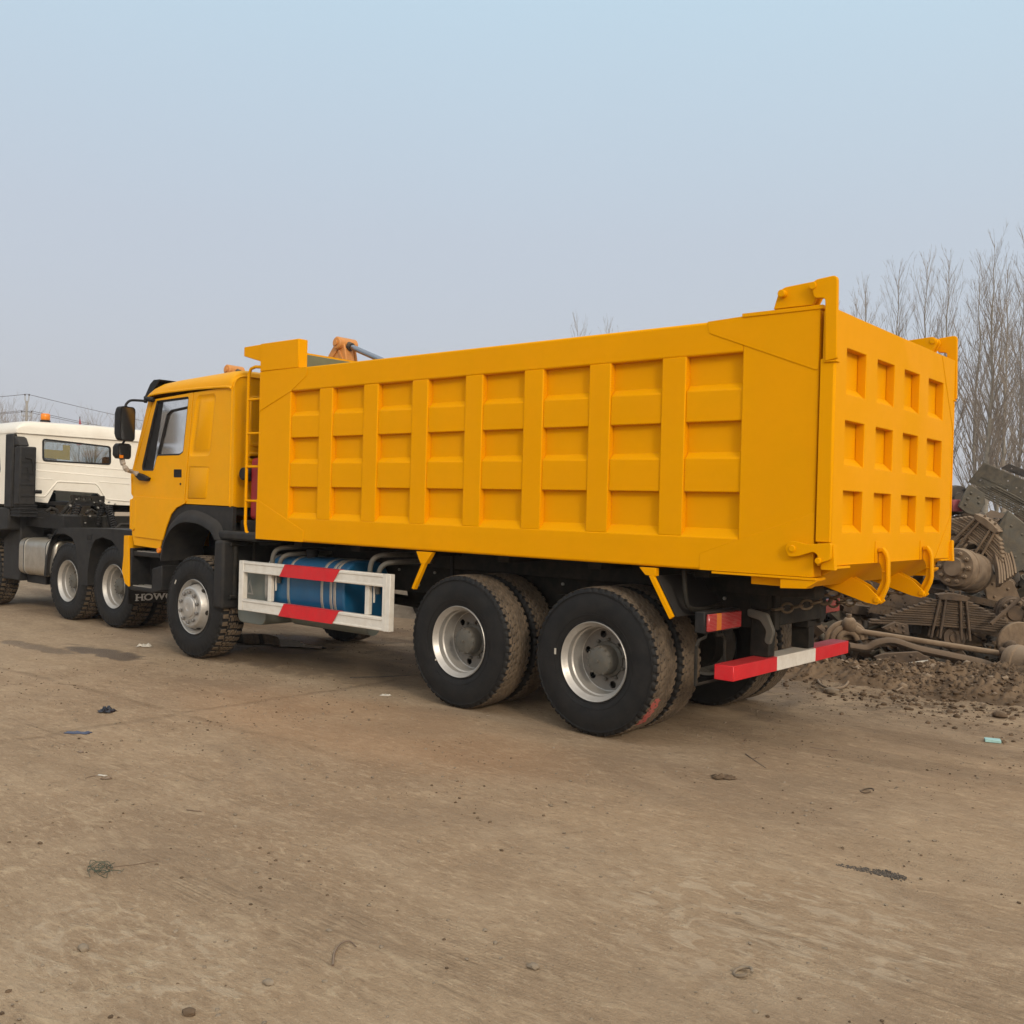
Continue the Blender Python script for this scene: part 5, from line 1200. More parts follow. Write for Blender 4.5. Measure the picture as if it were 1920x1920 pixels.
def junk(mb, x, y, z, s=1.0):
    mb.m = Matrix.Translation((x,y,z))@Matrix.Rotation(R.uniform(0,PI),4,'Z')@Matrix.Rotation(R.uniform(-.7,.7),4,'X')@Matrix.Rotation(R.uniform(-.7,.7),4,'Y')
    k = R.random()
    if k < .22:
        L = R.uniform(.3,.9)*s; mb.tube([(-L/2,0,0),(L/2,0,0)], R.uniform(.015,.04), 8)
    elif k < .42:
        L = R.uniform(.3,.7)*s
        for q in range(R.randint(3,8)): mb.box(-L/2*(1-.08*q),L/2*(1-.08*q),-.04,.04,.016*q,.016*q+.012)
    elif k < .56:
        a = R.uniform(.12,.3)*s; mb.prism([(-a,-a*.6),(a*.7,-a*.7),(a,a*.4),(-a*.5,a*.8)], 'z', 0, .015)
    elif k < .72:
        r = R.uniform(.07,.17)*s; mb.lathe([(0,0),(r*.5,0),(r*.55,.05),(r,.06),(r,.16),(r*.9,.16),(r*.88,.08),(0,.08)], ax='z', n=18)
    elif k < .84:
        L = R.uniform(.3,.7)*s; mb.box(-L,L,-.05,.05,-.05,.05) if R.random()<.5 else mb.prism([(-.06,-.05),(.06,-.05),(.06,-.035),(-.045,-.035),(-.045,.035),(.06,.035),(.06,.05),(-.06,.05)],'x',-L,L)
    elif k < .92:
        p = [Vector((R.uniform(-.3,.3),R.uniform(-.3,.3),R.uniform(-.08,.1)))*s for _ in range(4)]; mb.tube(bez(p,5), .014, 6)
    else: mb.rock((0,0,0), R.uniform(.06,.14)*s, (1,.8,.7), 2, R.randint(0,999), .2)
    mb.m = Matrix.Identity(4)
tag(core.build('spoil_heap','soil',smooth=60),'earth and fine debris filling the body of the scrap heap','soil',kind='stuff')
for mats, cnt, sd_ in (('rust',520,1),('darkscrap',420,2),('greyscrap',160,3)):
    mb = MB()
    for i in range(cnt):
        d = 10.75+R.random()**1.3*3.0; a_ = R.uniform(2.2,8.2); big = d > 11.5; q_ = CAMP+FW*d+RT*a_; x, y = q_.x, q_.y
        z = HH(x,y) if big else max(HH(x,y), G(x,y)+.02)
        junk(mb, x, y, z+R.uniform(-.02,.07), R.choice((.5,.7,.9,1.15)) if big else R.choice((.25,.35,.5)))
    o = mb.build('scrap_heap', mats, smooth=35); tag(o, {'rust':'brown dusty jumble of old axle and spring scrap forming the heap','darkscrap':'dark sooty mass of small steel scrap deep inside the heap','greyscrap':'grey flaking offcuts scattered through the scrap heap'}[mats], 'scrap', kind='stuff')

def frame(p0, p1, up=None):
    """matrix with local x from p0 to p1, local z as near the given up as possible, origin at the middle"""
    x = (p1-p0).normalized(); u = Vector(up) if up is not None else UP; z = (u-x*u.dot(x)).normalized(); y = z.cross(x)
    c = (p0+p1)/2; return Matrix(((x.x,y.x,z.x,c.x),(x.y,y.y,z.y,c.y),(x.z,y.z,z.z,c.z),(0,0,0,1))), (p1-p0).length
def scrap_spring(p0, p1, n, label, up=None, mat='rust', clamp=True, wdt=.09, th=.021, arch=.06, flip=1, ub=.42):
    m_, L = frame(p0, p1, up); t = thing('leaf_spring', (p0+p1)/2, label, 'leaf spring', 'old leaf springs in the scrap heap')
    mb = MB(); mb.m = m_
    for k in range(n):
        h = L/2*(1-.068*k) if k > 1 else L/2*(1-.02*k); seg = [(h*u, flip*(th*k)+arch*(1-(h*u/(L/2))**2)-arch) for u in [-1+i/7 for i in range(15)]]
        mb.prism(seg+[(p[0],p[1]+th*.78) for p in seg[::-1]], 'y', -wdt/2+.004*(k%3), wdt/2+.003*(k%2))
    mb.build('leaf_pack', mat, t, bevel=.003)
    H = flip*th*n
    if clamp:
        mb = MB(); mb.m = m_; mb.prism(roundpoly([(-.14,H+.0),(-.17,H+.05),(-.05,H+.075),(.07,H+.07),(.17,H+.045),(.14,H)],.01), 'y', -wdt*.8, wdt*.8); mb.build('clamp_plate', mat, t, bevel=.006)
        for dx in (-1,1):
            for o_ in (0,.055):
                mb = MB(); mb.m = m_; mb.tube([(dx*(.07+o_),-wdt*.62,H+.06),(dx*(.11+o_*1.6),-wdt*.66,H-ub)], .014, 8); mb.tube([(dx*(.07+o_),wdt*.62,H+.06),(dx*(.11+o_*1.6),wdt*.66,H-ub)], .014, 8); mb.split('u_bolt', mat, t, smooth=60)
        mb = MB(); mb.m = m_
        for dx in (-.07,0,.07): mb.tube([(dx,-.03,H+.06),(dx,-.03,H+.10)], .014, 6)
        mb.split('clamp_bolt', mat, t, smooth=60)
    return t
sp = atd
# the big flat pack in front, upright clamp, round trunnion below it
scrap_spring(sp(1628,1163,10.9), sp(1938,1188,10.6), 12, 'wide brown leaf spring lying flat with four clamp bolts, lowest of the springs', wdt=.10, th=.0245, arch=.03)
scrap_spring(sp(1762,968,11.6), sp(1895,1068,11.0), 9, 'leaf spring tilted steeply down to the right above the brake drum', th=.026, arch=.10, mat='rustlight', ub=.46)
scrap_spring(sp(1812,912,11.9), sp(1985,1010,11.4), 8, 'grey leaf spring slanting under the riveted beam on the heap top', th=.024, arch=.04, mat='greyscrap', clamp=False)
scrap_spring(sp(1768,985,11.9), sp(1850,1005,11.7), 7, 'short leaf spring sticking out beside the tailgate edge', th=.024, arch=.02, mat='rust', clamp=False)
scrap_spring(sp(1850,1000,11.3), sp(1878,1098,10.9), 7, 'pale mud-caked leaf spring fanned open beside the tilted one', th=.03, arch=.05, mat='rustlight', clamp=False, up=RT)
def frame_beam(p0, p1, hgt, label, mat='greyscrap', up=None, name='frame_beam'):
    m_, L = frame(p0, p1, up); t = thing(name, (p0+p1)/2, label, 'steel beam')
    hs = []; R2 = random.Random(int(L*1000))
    for i in range(9):
        cx, cz = R2.uniform(-L*.4,L*.1), R2.uniform(-hgt*.3,hgt*.3)
        if all((cx-a)**2+(cz-b)**2 > .0025 for a,b in hs): hs.append((cx,cz))
    holes = [[(a+.010*math.cos(q),b+.010*math.sin(q)) for q in [2*PI*j/8 for j in range(8)]] for a,b in hs]
    mb = MB(); mb.m = m_; mb.prism([(-L/2,-hgt/2),(L/2,-hgt/2),(L/2,hgt/2),(-L/2+.05,hgt/2)], 'y', -.006, .006, holes)
    mb.prism([(-L/2,-hgt/2-.008),(L/2,-hgt/2-.008),(L/2,-hgt/2-.001),(-L/2,-hgt/2-.001)], 'y', -.006, .09); mb.prism([(-L/2+.05,hgt/2+.001),(L/2,hgt/2+.001),(L/2,hgt/2+.008),(-L/2+.05,hgt/2+.008)], 'y', -.006, .09); mb.build('channel', mat, t, bevel=.002)
    mb = MB(); mb.m = m_
    mb.prism([(-L/2+.1,-.012),(-L*.1,-.012),(L*.02,-hgt*.34),(L*.02,-hgt*.34-.012),(-L*.1,-.028),(-L/2+.1,-.028)], 'y', -.012, -.0065)
    for i in range(12): mb.rod((R2.uniform(-L*.45,L*.45), -.016, R2.uniform(-hgt*.42,hgt*.42)), .009, .010, n=8)
    mb.split('rivet', mat, t); return t
frame_beam(sp(1826,884,11.9), sp(1990,955,11.4), .27, 'riveted grey-green chassis channel jutting from the top of the heap')
frame_beam(sp(1880,872,12.3), sp(1990,915,12.0), .07, 'thin dark rail lying behind the riveted channel on the heap top', 'darkscrap')
frame_beam(sp(1632,1125,11.3), sp(1880,1172,11.1), .27, 'brown drilled frame channel behind the wide flat leaf spring', 'rust')
frame_beam(sp(1690,1095,11.5), sp(1900,1140,11.3), .06, 'narrow steel rail laid across the drilled frame channel', 'rust')
def plate_thing(pts, t0, label, mat, th=.03, name='steel_plate'):
    P = [sp(px,py,t0+(d[0] if d else 0)) for px,py,*d in pts]; c = sum(P, Vector())/len(P); nrm = (P[1]-P[0]).cross(P[2]-P[0]).normalized()
    if nrm.dot(FW) > 0: nrm = -nrm
    mb = MB(); k = len(P); mb.add([p for p in P]+[p-nrm*th for p in P], [tuple(range(k)), tuple(range(2*k-1,k-1,-1))]+[(i,(i+1)%k,(i+1)%k+k,i+k) for i in range(k)])
    for i in range(5): q = c.lerp(P[i%k], .5); mb.rock(q, .022, (1,1,1), 1, i, .2)
    o = mb.build(name, mat, None, bevel=.006, loc=c); return tag(o, label, 'steel plate')
plate_thing([(1797,950),(1806,930),(1818,908),(1846,925),(1848,945),(1832,968),(1812,962)], 11.5, 'grey flaking six-sided plate propped left of the tilted spring', 'greyscrap')
plate_thing([(1872,985,.1),(1890,958),(1930,990),(1935,1060),(1905,1075),(1876,1020)], 11.1, 'broad grey plate standing at the right edge of the picture', 'greyscrap', .04)
plate_thing([(1795,1045),(1822,1030),(1838,1045),(1812,1062)], 11.9, 'small dark plate wedged above the brake drum', 'rust')
plate_thing([(1843,1070),(1900,1090),(1925,1150),(1880,1165),(1850,1120)], 11.4, 'brown sheet lying under the broad grey plate', 'rustlight')
plate_thing([(1655,1178),(1680,1166),(1703,1172),(1706,1192),(1672,1186)], 10.7, 'bent lug plate lying under the wide spring', 'rust', .06)
plate_thing([(1640,1232),(1660,1225),(1722,1222),(1745,1235),(1740,1248),(1700,1252),(1650,1246)], 10.2, 'half-buried brown shield under the fallen axle', 'rust', .05)
def drum(c, ax, r, L, label, mat='rustlight', studs=True, up=(0,0,1)):
    t = thing('brake_drum', c, label, 'brake drum'); x = ax.normalized(); z = (Vector(up)-x*Vector(up).dot(x)).normalized(); y = z.cross(x)
    m_ = Matrix(((x.x,y.x,z.x,c.x),(x.y,y.y,z.y,c.y),(x.z,y.z,z.z,c.z),(0,0,0,1)))
    mb = MB(); mb.m = m_; mb.lathe([(0,-L*.12),(r*.45,-L*.12),(r*.5,0),(r*.93,.0),(r,.03),(r,L*.22),(r*1.05,L*.24),(r*1.05,L*.36),(r*.99,L*.40),(r*.97,L*.86),(r*1.03,L*.88),(r*1.03,L),(r*.93,L),(r*.9,L*.1),(0,L*.1)], ax='x', n=56); mb.build('drum_shell', mat, t, smooth=38)
    if studs:
        for i in range(10):
            q = 2*PI*i/10; mb = MB(); mb.m = m_; mb.lathe([(0,-.075),(.012,-.075),(.012,-.045),(.022,-.045),(.024,-.02),(.024,0.0)], (0,r*.72*math.cos(q),r*.72*math.sin(q)), 'x', 8); mb.build('wheel_stud', 'rustlight', t, smooth=50)
    return t
c0 = sp(1790,1064,11.0); c1_ = sp(1835,1078,11.35); drum(c0, c1_-c0, .225, .42, 'big tan brake drum with wheel studs beside the tailgate corner')
c0 = sp(1893,1243,10.15); drum(c0, sp(1925,1248,10.0)-c0, .19, .30, 'ribbed wooden-brown brake drum at the right edge by the timber', 'rustlight', False)
c0 = sp(1790,1196,10.75); drum(c0, FW+Vector((0,0,-.1)), .125, .12, 'round trunnion cap hanging below the clamp of the wide spring', 'rust', False)
c0 = sp(1903,1150,10.7); drum(c0, Vector((-.5,.85,0)), .17, .15, 'small hub with bolts at the right edge above the tie rod', 'rust', True)
c0 = sp(1799,936,11.9); drum(c0, Vector((.6,-.7,.1))*-1, .17, .30, 'black round air cylinder on the heap beside the tailgate', 'darkscrap', False)
# fallen front axle: forged beam, tie rod, knuckles
ax_ = thing('front_axle', sp(1740,1215,10.4), 'fallen steer axle with long tie rod stretched across the foot of the heap', 'truck axle')
def mb_tube(pts, r, nm, mat='rustlight', par=ax_, n=12, flat=1.0): mb = MB(); mb.tube(bez(pts,5) if len(pts) > 2 else pts, r, n, flat=flat); return mb.build(nm, mat, par, smooth=50)
mb_tube([sp(1608,1183,10.7), sp(1876,1225,10.35)], .030, 'tie_rod')
mb_tube([sp(1590,1212,10.6),sp(1622,1216,10.6),sp(1645,1206,10.58),sp(1675,1203,10.55),sp(1720,1217,10.5),sp(1790,1232,10.4),sp(1850,1246,10.3),sp(1890,1266,10.2)], [.075]*31+[.075]*5, 'axle_beam', 'rust', n=8, flat=.6)
mb = MB(); c = sp(1592,1172,10.7); mb.rock(c, .075, (1,1,1.2), 2, 4, .15); mb.tube([c,sp(1612,1184,10.7)], .045, 10); mb.tube([c-UP*.02, c+UP*.12], .03, 8); mb.build('knuckle', 'rustlight', ax_, smooth=60)
mb = MB(); c = sp(1882,1224,10.35); mb.rock(c, .06, (1,1,1), 2, 5, .15); mb.rock(sp(1895,1212,10.4), .06, (1.2,1,1), 2, 6, .2); mb.build('knuckle', 'rust', ax_, smooth=60)
mb = MB(); c = sp(1578,1200,10.75); m_, _ = frame(c, c+RT*.1, UP); mb.m = m_
for r_, o_ in ((.21,0),(.16,-.03),(.10,-.05)): mb.tube([(r_*math.cos(q), o_, r_*math.sin(q)*.9) for q in [PI*.02+PI*.98*j/16 for j in range(17)]], .032, 8)
mb.prism([(.20*math.cos(q),.18*math.sin(q)) for q in [PI*j/16 for j in range(17)]], 'y', 0, .06); mb.build('brake_backplate', 'rustlight', ax_, smooth=50)
mb = MB(); c = sp(1905,1205,10.5); m_, _ = frame(c, c+RT*.1, UP); mb.m = m_; mb.prism([(.24*math.cos(q),.22*math.sin(q)) for q in [2*PI*j/28 for j in range(28)]], 'y', 0, .05); mb.tube([(.13,-.02,.12),(.13,-.05,.12)], .025, 8); mb.build('brake_backplate', 'rustlight', ax_, bevel=.01)
o = MB(); o.tube([sp(1858,1170,10.5), sp(1912,1122,10.5)], .022, 8); tag(o.build('steel_rod', 'rust', smooth=60, loc=sp(1885,1146,10.5)), 'straight steel rod leaning towards the small hub on the right', 'steel rod')
o = MB(); m_, L_ = frame(sp(1850,1310,9.45), sp(1990,1275,8.95), Vector((0,0,1))); o.m = m_; L_ /= 2
o.add([(-L_-.0,-.05,-.08),(L_,-.10,-.09),(L_,.10,-.09),(-L_+.06,.09,-.08),(-L_-.03,-.06,.05),(L_,-.09,.09),(L_,.10,.09),(-L_+.05,.09,.075),(-L_+.35,-.085,.085),(-L_+.35,.09,.085),(-L_+.35,-.09,-.085),(-L_+.35,.095,-.085)], [(0,3,7,4),(1,5,6,2),(4,7,9,8),(8,9,6,5),(0,4,8,10),(10,8,5,1),(3,11,9,7),(11,2,6,9),(0,10,11,3),(10,1,2,11)])
tag(o.build('timber_beam', 'wood', bevel=.008, loc=sp(1900,1298,9.2)), 'split weathered timber beam on the soil at the right edge', 'timber')
def cable(pts, r, mat, label, name='cable', cat='cable'):
    P = bez([Vector(p) for p in pts], 6); o = MB(); o.tube(P, r, 7); return tag(o.build(name, mat, smooth=60, loc=P[len(P)//2]), label, cat)
def gz(px, py, lift=.0):
    """stand a point on the yard surface"""
    p = atz(px,py,0)
    for _ in range(6): p = atz(px,py,G(p.x,p.y))
    return Vector((p.x,p.y,p.z+lift))
cable([gz(1530,1270,.01),gz(1540,1290,.03),gz(1562,1297,.03),gz(1585,1290,.02),gz(1596,1270,.02)], .013, 'rustlight', 'curved grey hose half buried in the loose soil behind the truck', 'hose', 'hose')
cable([sp(1850,1262,9.9),sp(1868,1245,10.0),sp(1885,1235,10.1)], .008, 'rust', 'thin bent wire rising to the ribbed drum', 'wire', 'wire')
cable([sp(1850,1275,9.75),sp(1866,1268,9.75),sp(1870,1280,9.7),sp(1858,1284,9.7),sp(1850,1276,9.7)], .010, 'rustlight', 'small looped wire beside the timber beam', 'wire', 'wire')
cable([gz(1680,1300,.02),gz(1700,1292,.03),gz(1728,1287,.02)], .011, 'rustlight', 'short root stub lying on the spoil bank', 'root', 'root')
cable([sp(1720,1262,10.0),sp(1735,1266,9.95),sp(1752,1260,9.95)], .016, 'rustlight', 'short grey hose end beside the dark hollow', 'hose', 'hose')
mb = MB(); a, b = sp(1703,1246,10.0), sp(1751,1239,10.1); m_, L_ = frame(a,b,UP); mb.m = m_; mb.box(-L_/2,L_/2,-.01,.01,-.018,.018); tag(mb.build('plastic_strip','paper',loc=(a+b)/2,bevel=.004), 'pale plastic strip lying below the fallen axle', 'strip')
mb = MB(); q = sp(1786,948,11.6); m_,_ = frame(q,q+RT*.1,UP); mb.m = m_; mb.box(-.06,.07,-.02,.04,-.07,.07); tag(mb.build('broken_tail_lamp','pink',loc=q,bevel=.01), 'faded red broken lamp wedged beside the tailgate edge', 'lamp')
# loose soil bank with lumps of its own
nx, ny = 400, 230; X, Y = np.meshgrid(np.linspace(2.5,8.6,nx), np.linspace(2.75,6.3,ny), indexing='ij')
wob = .35*fbm(X*1.1,Y*1.1,3,81); mk = np.clip((Y-3.25+wob*1.6)/.7,0,1)*np.clip((X-2.7)/.9,0,1); mk = mk*mk*(3-2*mk)
lump = .13*np.abs(fbm(X*1.7,Y*1.7,3,82))+.12*np.abs(fbm(X*4.3,Y*4.3,4,83))+.11*np.abs(fbm(X*13,Y*13,4,84))+.07*np.abs(fbm(X*31,Y*31,2,85))
DD = (X-CAMP.x)*FW.x+(Y-CAMP.y)*FW.y; Zb = gh(X,Y)-.03+mk*(.055+lump*1.5*(1-.75*np.clip((DD-9.95)/.35,0,1))-.02); mb = MB(); mb.v = [tuple(p) for p in np.stack([X,Y,Zb],-1).reshape(-1,3)]
mb.f = [(i*ny+j,(i+1)*ny+j,(i+1)*ny+j+1,i*ny+j+1) for i in range(nx-1) for j in range(ny-1)]
BZ = Zb.copy()
def BH(x, y):
    i = (x-2.5)/6.1*(nx-1); j = (y-2.75)/3.55*(ny-1)
    return float(BZ[int(min(max(i,0),nx-1)), int(min(max(j,0),ny-1))]) if 2.5 < x < 8.6 and 2.75 < y < 6.3 else G(x,y)
M['bank'] = surf('dug_earth', (.19,.132,.084), .95, c2=(.085,.058,.037), var=.45, scale=1.6, bmp=1, bscale=30, spec=.1)
tag(mb.build('soil_bank','bank',smooth=75),'lumpy bank of dug earth along the foot of the scrap heap','soil',kind='stuff')
# loose soil and clods along the bank
def clods(name, mat, n, xr, yr, smin, smax, label, cat, seed, cond=None, sub_=1, flatz=.6):
    R = random.Random(seed); mb = MB(); k = 0
    base = []
    for s_ in range(6): q = MB(); q.rock((0,0,0),1,(1,.85,flatz),sub_,seed*10+s_,.25); base.append((q.v,q.f))
    while k < n:
        x, y = R.uniform(*xr), R.uniform(*yr)
        if cond and not cond(x,y,R): continue
        s_ = smin*(smax/smin)**(R.random()**2.2); a = R.uniform(0,2*PI); ca, sa = math.cos(a)*s_, math.sin(a)*s_; z = max(G(x,y), BH(x,y))+s_*.15; v, f = base[k%6]; o = len(mb.v)
        mb.v += [(x+p[0]*ca-p[1]*sa, y+p[0]*sa+p[1]*ca, z+p[2]*s_) for p in v]; mb.f += [tuple(i+o for i in t) for t in f]; k += 1
    ob = mb.build(name, mat, smooth=50); return tag(ob, label, cat, kind='stuff')
bankd = lambda x,y,R: R.random() < math.exp(-((y-4.5-.25*math.sin(x*2))/.8)**2)*(.3+1.2*float(vnoise(x*2.3,y*2.3,55)))
clods('soil_clods','soil',9000,(2.9,8.2),(2.8,6.0),.006,.040,'dark crumbled soil clods heaped along the foot of the scrap','soil',31,bankd)
clods('pale_clods','rustlight',900,(3.1,8.2),(2.8,5.9),.005,.05,'pale dry clods lying on the spoil bank','soil',37,bankd)
clods('spilled_clods','soil',1500,(3.6,8.6),(1.9,3.9),.004,.028,'dark crumbs of earth spilled onto the clay in front of the bank','soil',39,lambda x,y,R: R.random() < ((y-1.8)/2.1)**2*(.2+1.5*float(vnoise(x*1.9,y*2.6,58))-.3))
clods('pebbles','stone',3800,(-1.0,9.0),(-4.9,2.6),.003,.013,'tiny pale pebbles scattered over the whole clay yard','pebbles',33,lambda x,y,R: True)
clods('crumbs','soil',3800,(-4.0,9.0),(-4.9,4.5),.003,.012,'dark earth crumbs scattered over the clay yard','crumbs',34,lambda x,y,R: float(vnoise(x*1.1,y*2.2,77)) > .50)
# dark gravel streak on the clay
g0, g1 = gz(1572,1622), gz(1676,1642)
def grav(x,y,R):
    p = Vector((x,y)); a = Vector((g0.x,g0.y)); b = Vector((g1.x,g1.y)); t = max(0,min(1,(p-a).dot(b-a)/(b-a).length_squared)); return (p-(a+(b-a)*t)).length < .015+.05*t*R.random()
clods('gravel_streak','darkscrap',420,(min(g0.x,g1.x)-.1,max(g0.x,g1.x)+.1),(min(g0.y,g1.y)-.1,max(g0.y,g1.y)+.1),.003,.009,'streak of dark gravel spilled on the clay','gravel',35,grav)
# rubble mound seen under the truck, on the far side of the yard
n = 40; mb = MB(); cx, cy = -3.1, 5.6
for i in range(n+1):
    for j in range(n+1):
        x = cx-2.2+4.4*i/n; y = cy-1.2+2.6*j/n; r = ((x-cx)/2.0)**2+((y-cy)/1.1)**2
        mb.v.append((x,y,G(x,y)-.03+max(0,1-r)*.55*(1+.6*float(fbm(x*3,y*3,4,61)))+(.06*float(fbm(x*14,y*14,3,62)) if r < 1 else 0)))
mb.f = [(i*(n+1)+j,(i+1)*(n+1)+j,(i+1)*(n+1)+j+1,i*(n+1)+j+1) for i in range(n) for j in range(n)]
tag(mb.build('rubble_mound','stone',smooth=40), 'pale grey rubble mound seen under the dump truck behind the guard rail', 'rubble', kind='stuff')

# ================================================================== LITTER ON THE YARD
def crumple(px, py, w_, d_, h_, mat, label, name, cat, seed=1, n=7, rot=0.):
    p = gz(px,py); R = random.Random(seed); mb = MB(); ca, sa = math.cos(rot), math.sin(rot)
    for i in range(n+1):
        for j in range(n+1):
            u, v = i/n-.5, j/n-.5; e = 1-(2*abs(u))**4*.0; x, y = u*w_*(1+.15*math.sin(j*2+seed)), v*d_*(1+.2*math.sin(i*1.7+seed))
            z = h_*(.12+abs(R.gauss(0,.35)))*(1 if 0 < i < n and 0 < j < n else .25); mb.v.append((p.x+x*ca-y*sa, p.y+x*sa+y*ca, G(p.x,p.y)+.004+z))
    mb.f = [(i*(n+1)+j,(i+1)*(n+1)+j,(i+1)*(n+1)+j+1,i*(n+1)+j+1) for i in range(n) for j in range(n)]
    o = mb.build(name, mat, smooth=25, loc=p); md = o.modifiers.new('s','SOLIDIFY'); md.thickness = .0015; return tag(o, label, cat)
crumple(146,1375,.17,.07,.012,'bluetrash','flat blue-grey foil wrapper on the clay','foil_wrapper','litter',3,rot=.65)
crumple(200,1335,.12,.10,.05,'blacktrash','crumpled black plastic film on the clay','plastic_film','litter',5,rot=.5)
crumple(191,1455,.06,.025,.008,'paper','small cream leaf scrap beside a twig','leaf_scrap','litter',2,n=4,rot=.4)
crumple(199,1461,.06,.035,.02,'wood','brown curled leaf on the clay at left','dry_leaf','leaf',4,n=4,rot=.9)
crumple(151,1411,.05,.025,.012,'wood','little brown leaf below the blue wrapper','dry_leaf','leaf',9,n=4)
crumple(271,1213,.16,.08,.05,'paper','dusty pale paper scrap in front of the steer wheel','paper_scrap','litter',7,rot=.7)
crumple(723,1305,.09,.05,.02,'paper','whitish scrap of paper between the wheels and the camera','paper_scrap','litter',8,rot=.6)
crumple(1357,1460,.14,.08,.03,'soil','torn dark sod lying right of the rear wheels','sod','litter',12,rot=.7)
crumple(1830,1303,.22,.05,.02,'paper','white torn strip by the end of the timber','paper_scrap','litter',13,rot=.6)
mb = MB(); p = gz(1861,1391); mb.m = Matrix.Translation(p+Vector((0,0,.012)))@Matrix.Rotation(.35,4,'Z'); mb.box(-.055,.055,-.04,.04,-.010,.010); tag(mb.build('card_packet','cyan',loc=p,bevel=.002), 'pale blue card packet lying on the clay at right', 'packet')
def twig(pts, r, label, mat='wood', br=None):
    P = bez([gz(a,b,c) for a,b,c in pts], 5); mb = MB(); mb.tube(P, [r*(1-.5*i/len(P)) for i in range(len(P))], 6)
    if br: mb.tube([gz(a,b,c) for a,b,c in br], r*.6, 5)
    return tag(mb.build('twig', mat, smooth=60, loc=P[len(P)//2]), label, 'twig')
twig([(1398,1416,.01),(1416,1428,.006),(1436,1441,.004)], .005, 'forked brown twig on the clay right of the rear wheel', br=[(1410,1424,.006),(1424,1425,.02)])
twig([(1519,1402,.004),(1545,1406,.005),(1570,1409,.004)], .0045, 'long straight twig lying right of the forked one')
twig([(656,1271,.004),(710,1270,.006),(770,1267,.004)], .006, 'dark straight twig in the shade between the axles', 'darkscrap')
twig([(1068,1368,.004),(1095,1371,.006),(1130,1381,.004)], .004, 'pale thin twig at the foot of the rear wheel', 'rustlight')
twig([(160,1460,.003),(175,1456,.004),(186,1455,.003)], .003, 'tiny twig beside the cream leaf scrap')
twig([(624,1812,.004),(627,1790,.008),(638,1776,.012),(655,1769,.010),(668,1777,.004)], .0045, 'pale hooked root in the foreground')
twig([(205,1628,.004),(260,1622,.006),(295,1615,.004)], .0025, 'long hair-thin straw right of the green twine')
twig([(350,1519,.003),(378,1523,.004)], .003, 'short straw on the clay left of centre')
def ringthing(px, py, r, th, mat, label):
    p = gz(px,py,.012); mb = MB(); mb.tube([p+Vector((math.cos(q)*r,math.sin(q)*r,.010*math.sin(q+1))) for q in [2*PI*j/22*.94 for j in range(22)]], th, 7); tag(mb.build('metal_ring',mat,smooth=60,loc=p), label, 'ring', 'metal rings on the clay')
ringthing(1626,1486,.036,.005,'rust','dark open metal ring lying farther from the camera')
ringthing(1393,1828,.032,.006,'stone','pale metal ring in the near foreground')
tg = gz(190,1635); mb = MB(); R = random.Random(44)
for k in range(9):
    c = tg+Vector((R.uniform(-.05,.05),R.uniform(-.05,.05),.0)); r = R.uniform(.03,.075); ph = R.uniform(0,6); el = R.uniform(.5,1)
    mb.tube([Vector((c.x+math.cos(q)*r, c.y+math.sin(q)*r*el, G(c.x,c.y)+.004+.02*abs(math.sin(q*1.5+ph)))) for q in [ph+j*.45 for j in range(R.randint(9,15))]], .0014, 4)
tag(mb.build('twine_tangle','greentwig',smooth=60,loc=tg), 'loose tangle of thin green twine in the left foreground', 'twine')
for px, py, r, lb in ((156,1781,.022,'angular pale stone in the lower left foreground'),(355,1902,.022,'flat brown stone at the bottom edge of the yard'),(503,1845,.019,'rounded clay lump in the bottom foreground'),(240,1160,.05,'pale stone near the white truck wheels'),(1000,1815,.02,'flat pebble in the centre foreground'),(617,1747,.012,'two-tone chip above the hooked root'),(75,1582,.012,'dark little stone on the far left'),(1560,1300,.06,'pale round stone lying in front of the curved hose'),(1618,1285,.085,'large pale boulder on the spoil bank'),(1640,1283,.07,'second pale boulder right of the large one'),(1875,1345,.05,'dark flat lump near the timber beam'),(940,1595,.010,'small dark stone in the middle of the yard')):
    p = gz(px,py); mb = MB(); mb.rock((p.x,p.y,p.z+r*.3), r, (1.2,.9,.6), 2, int(px), .16); tag(mb.build('stone','soil' if 'dark' in lb or 'brown' in lb else 'stone',smooth=40,loc=p), lb, 'stone', 'loose stones on the yard')

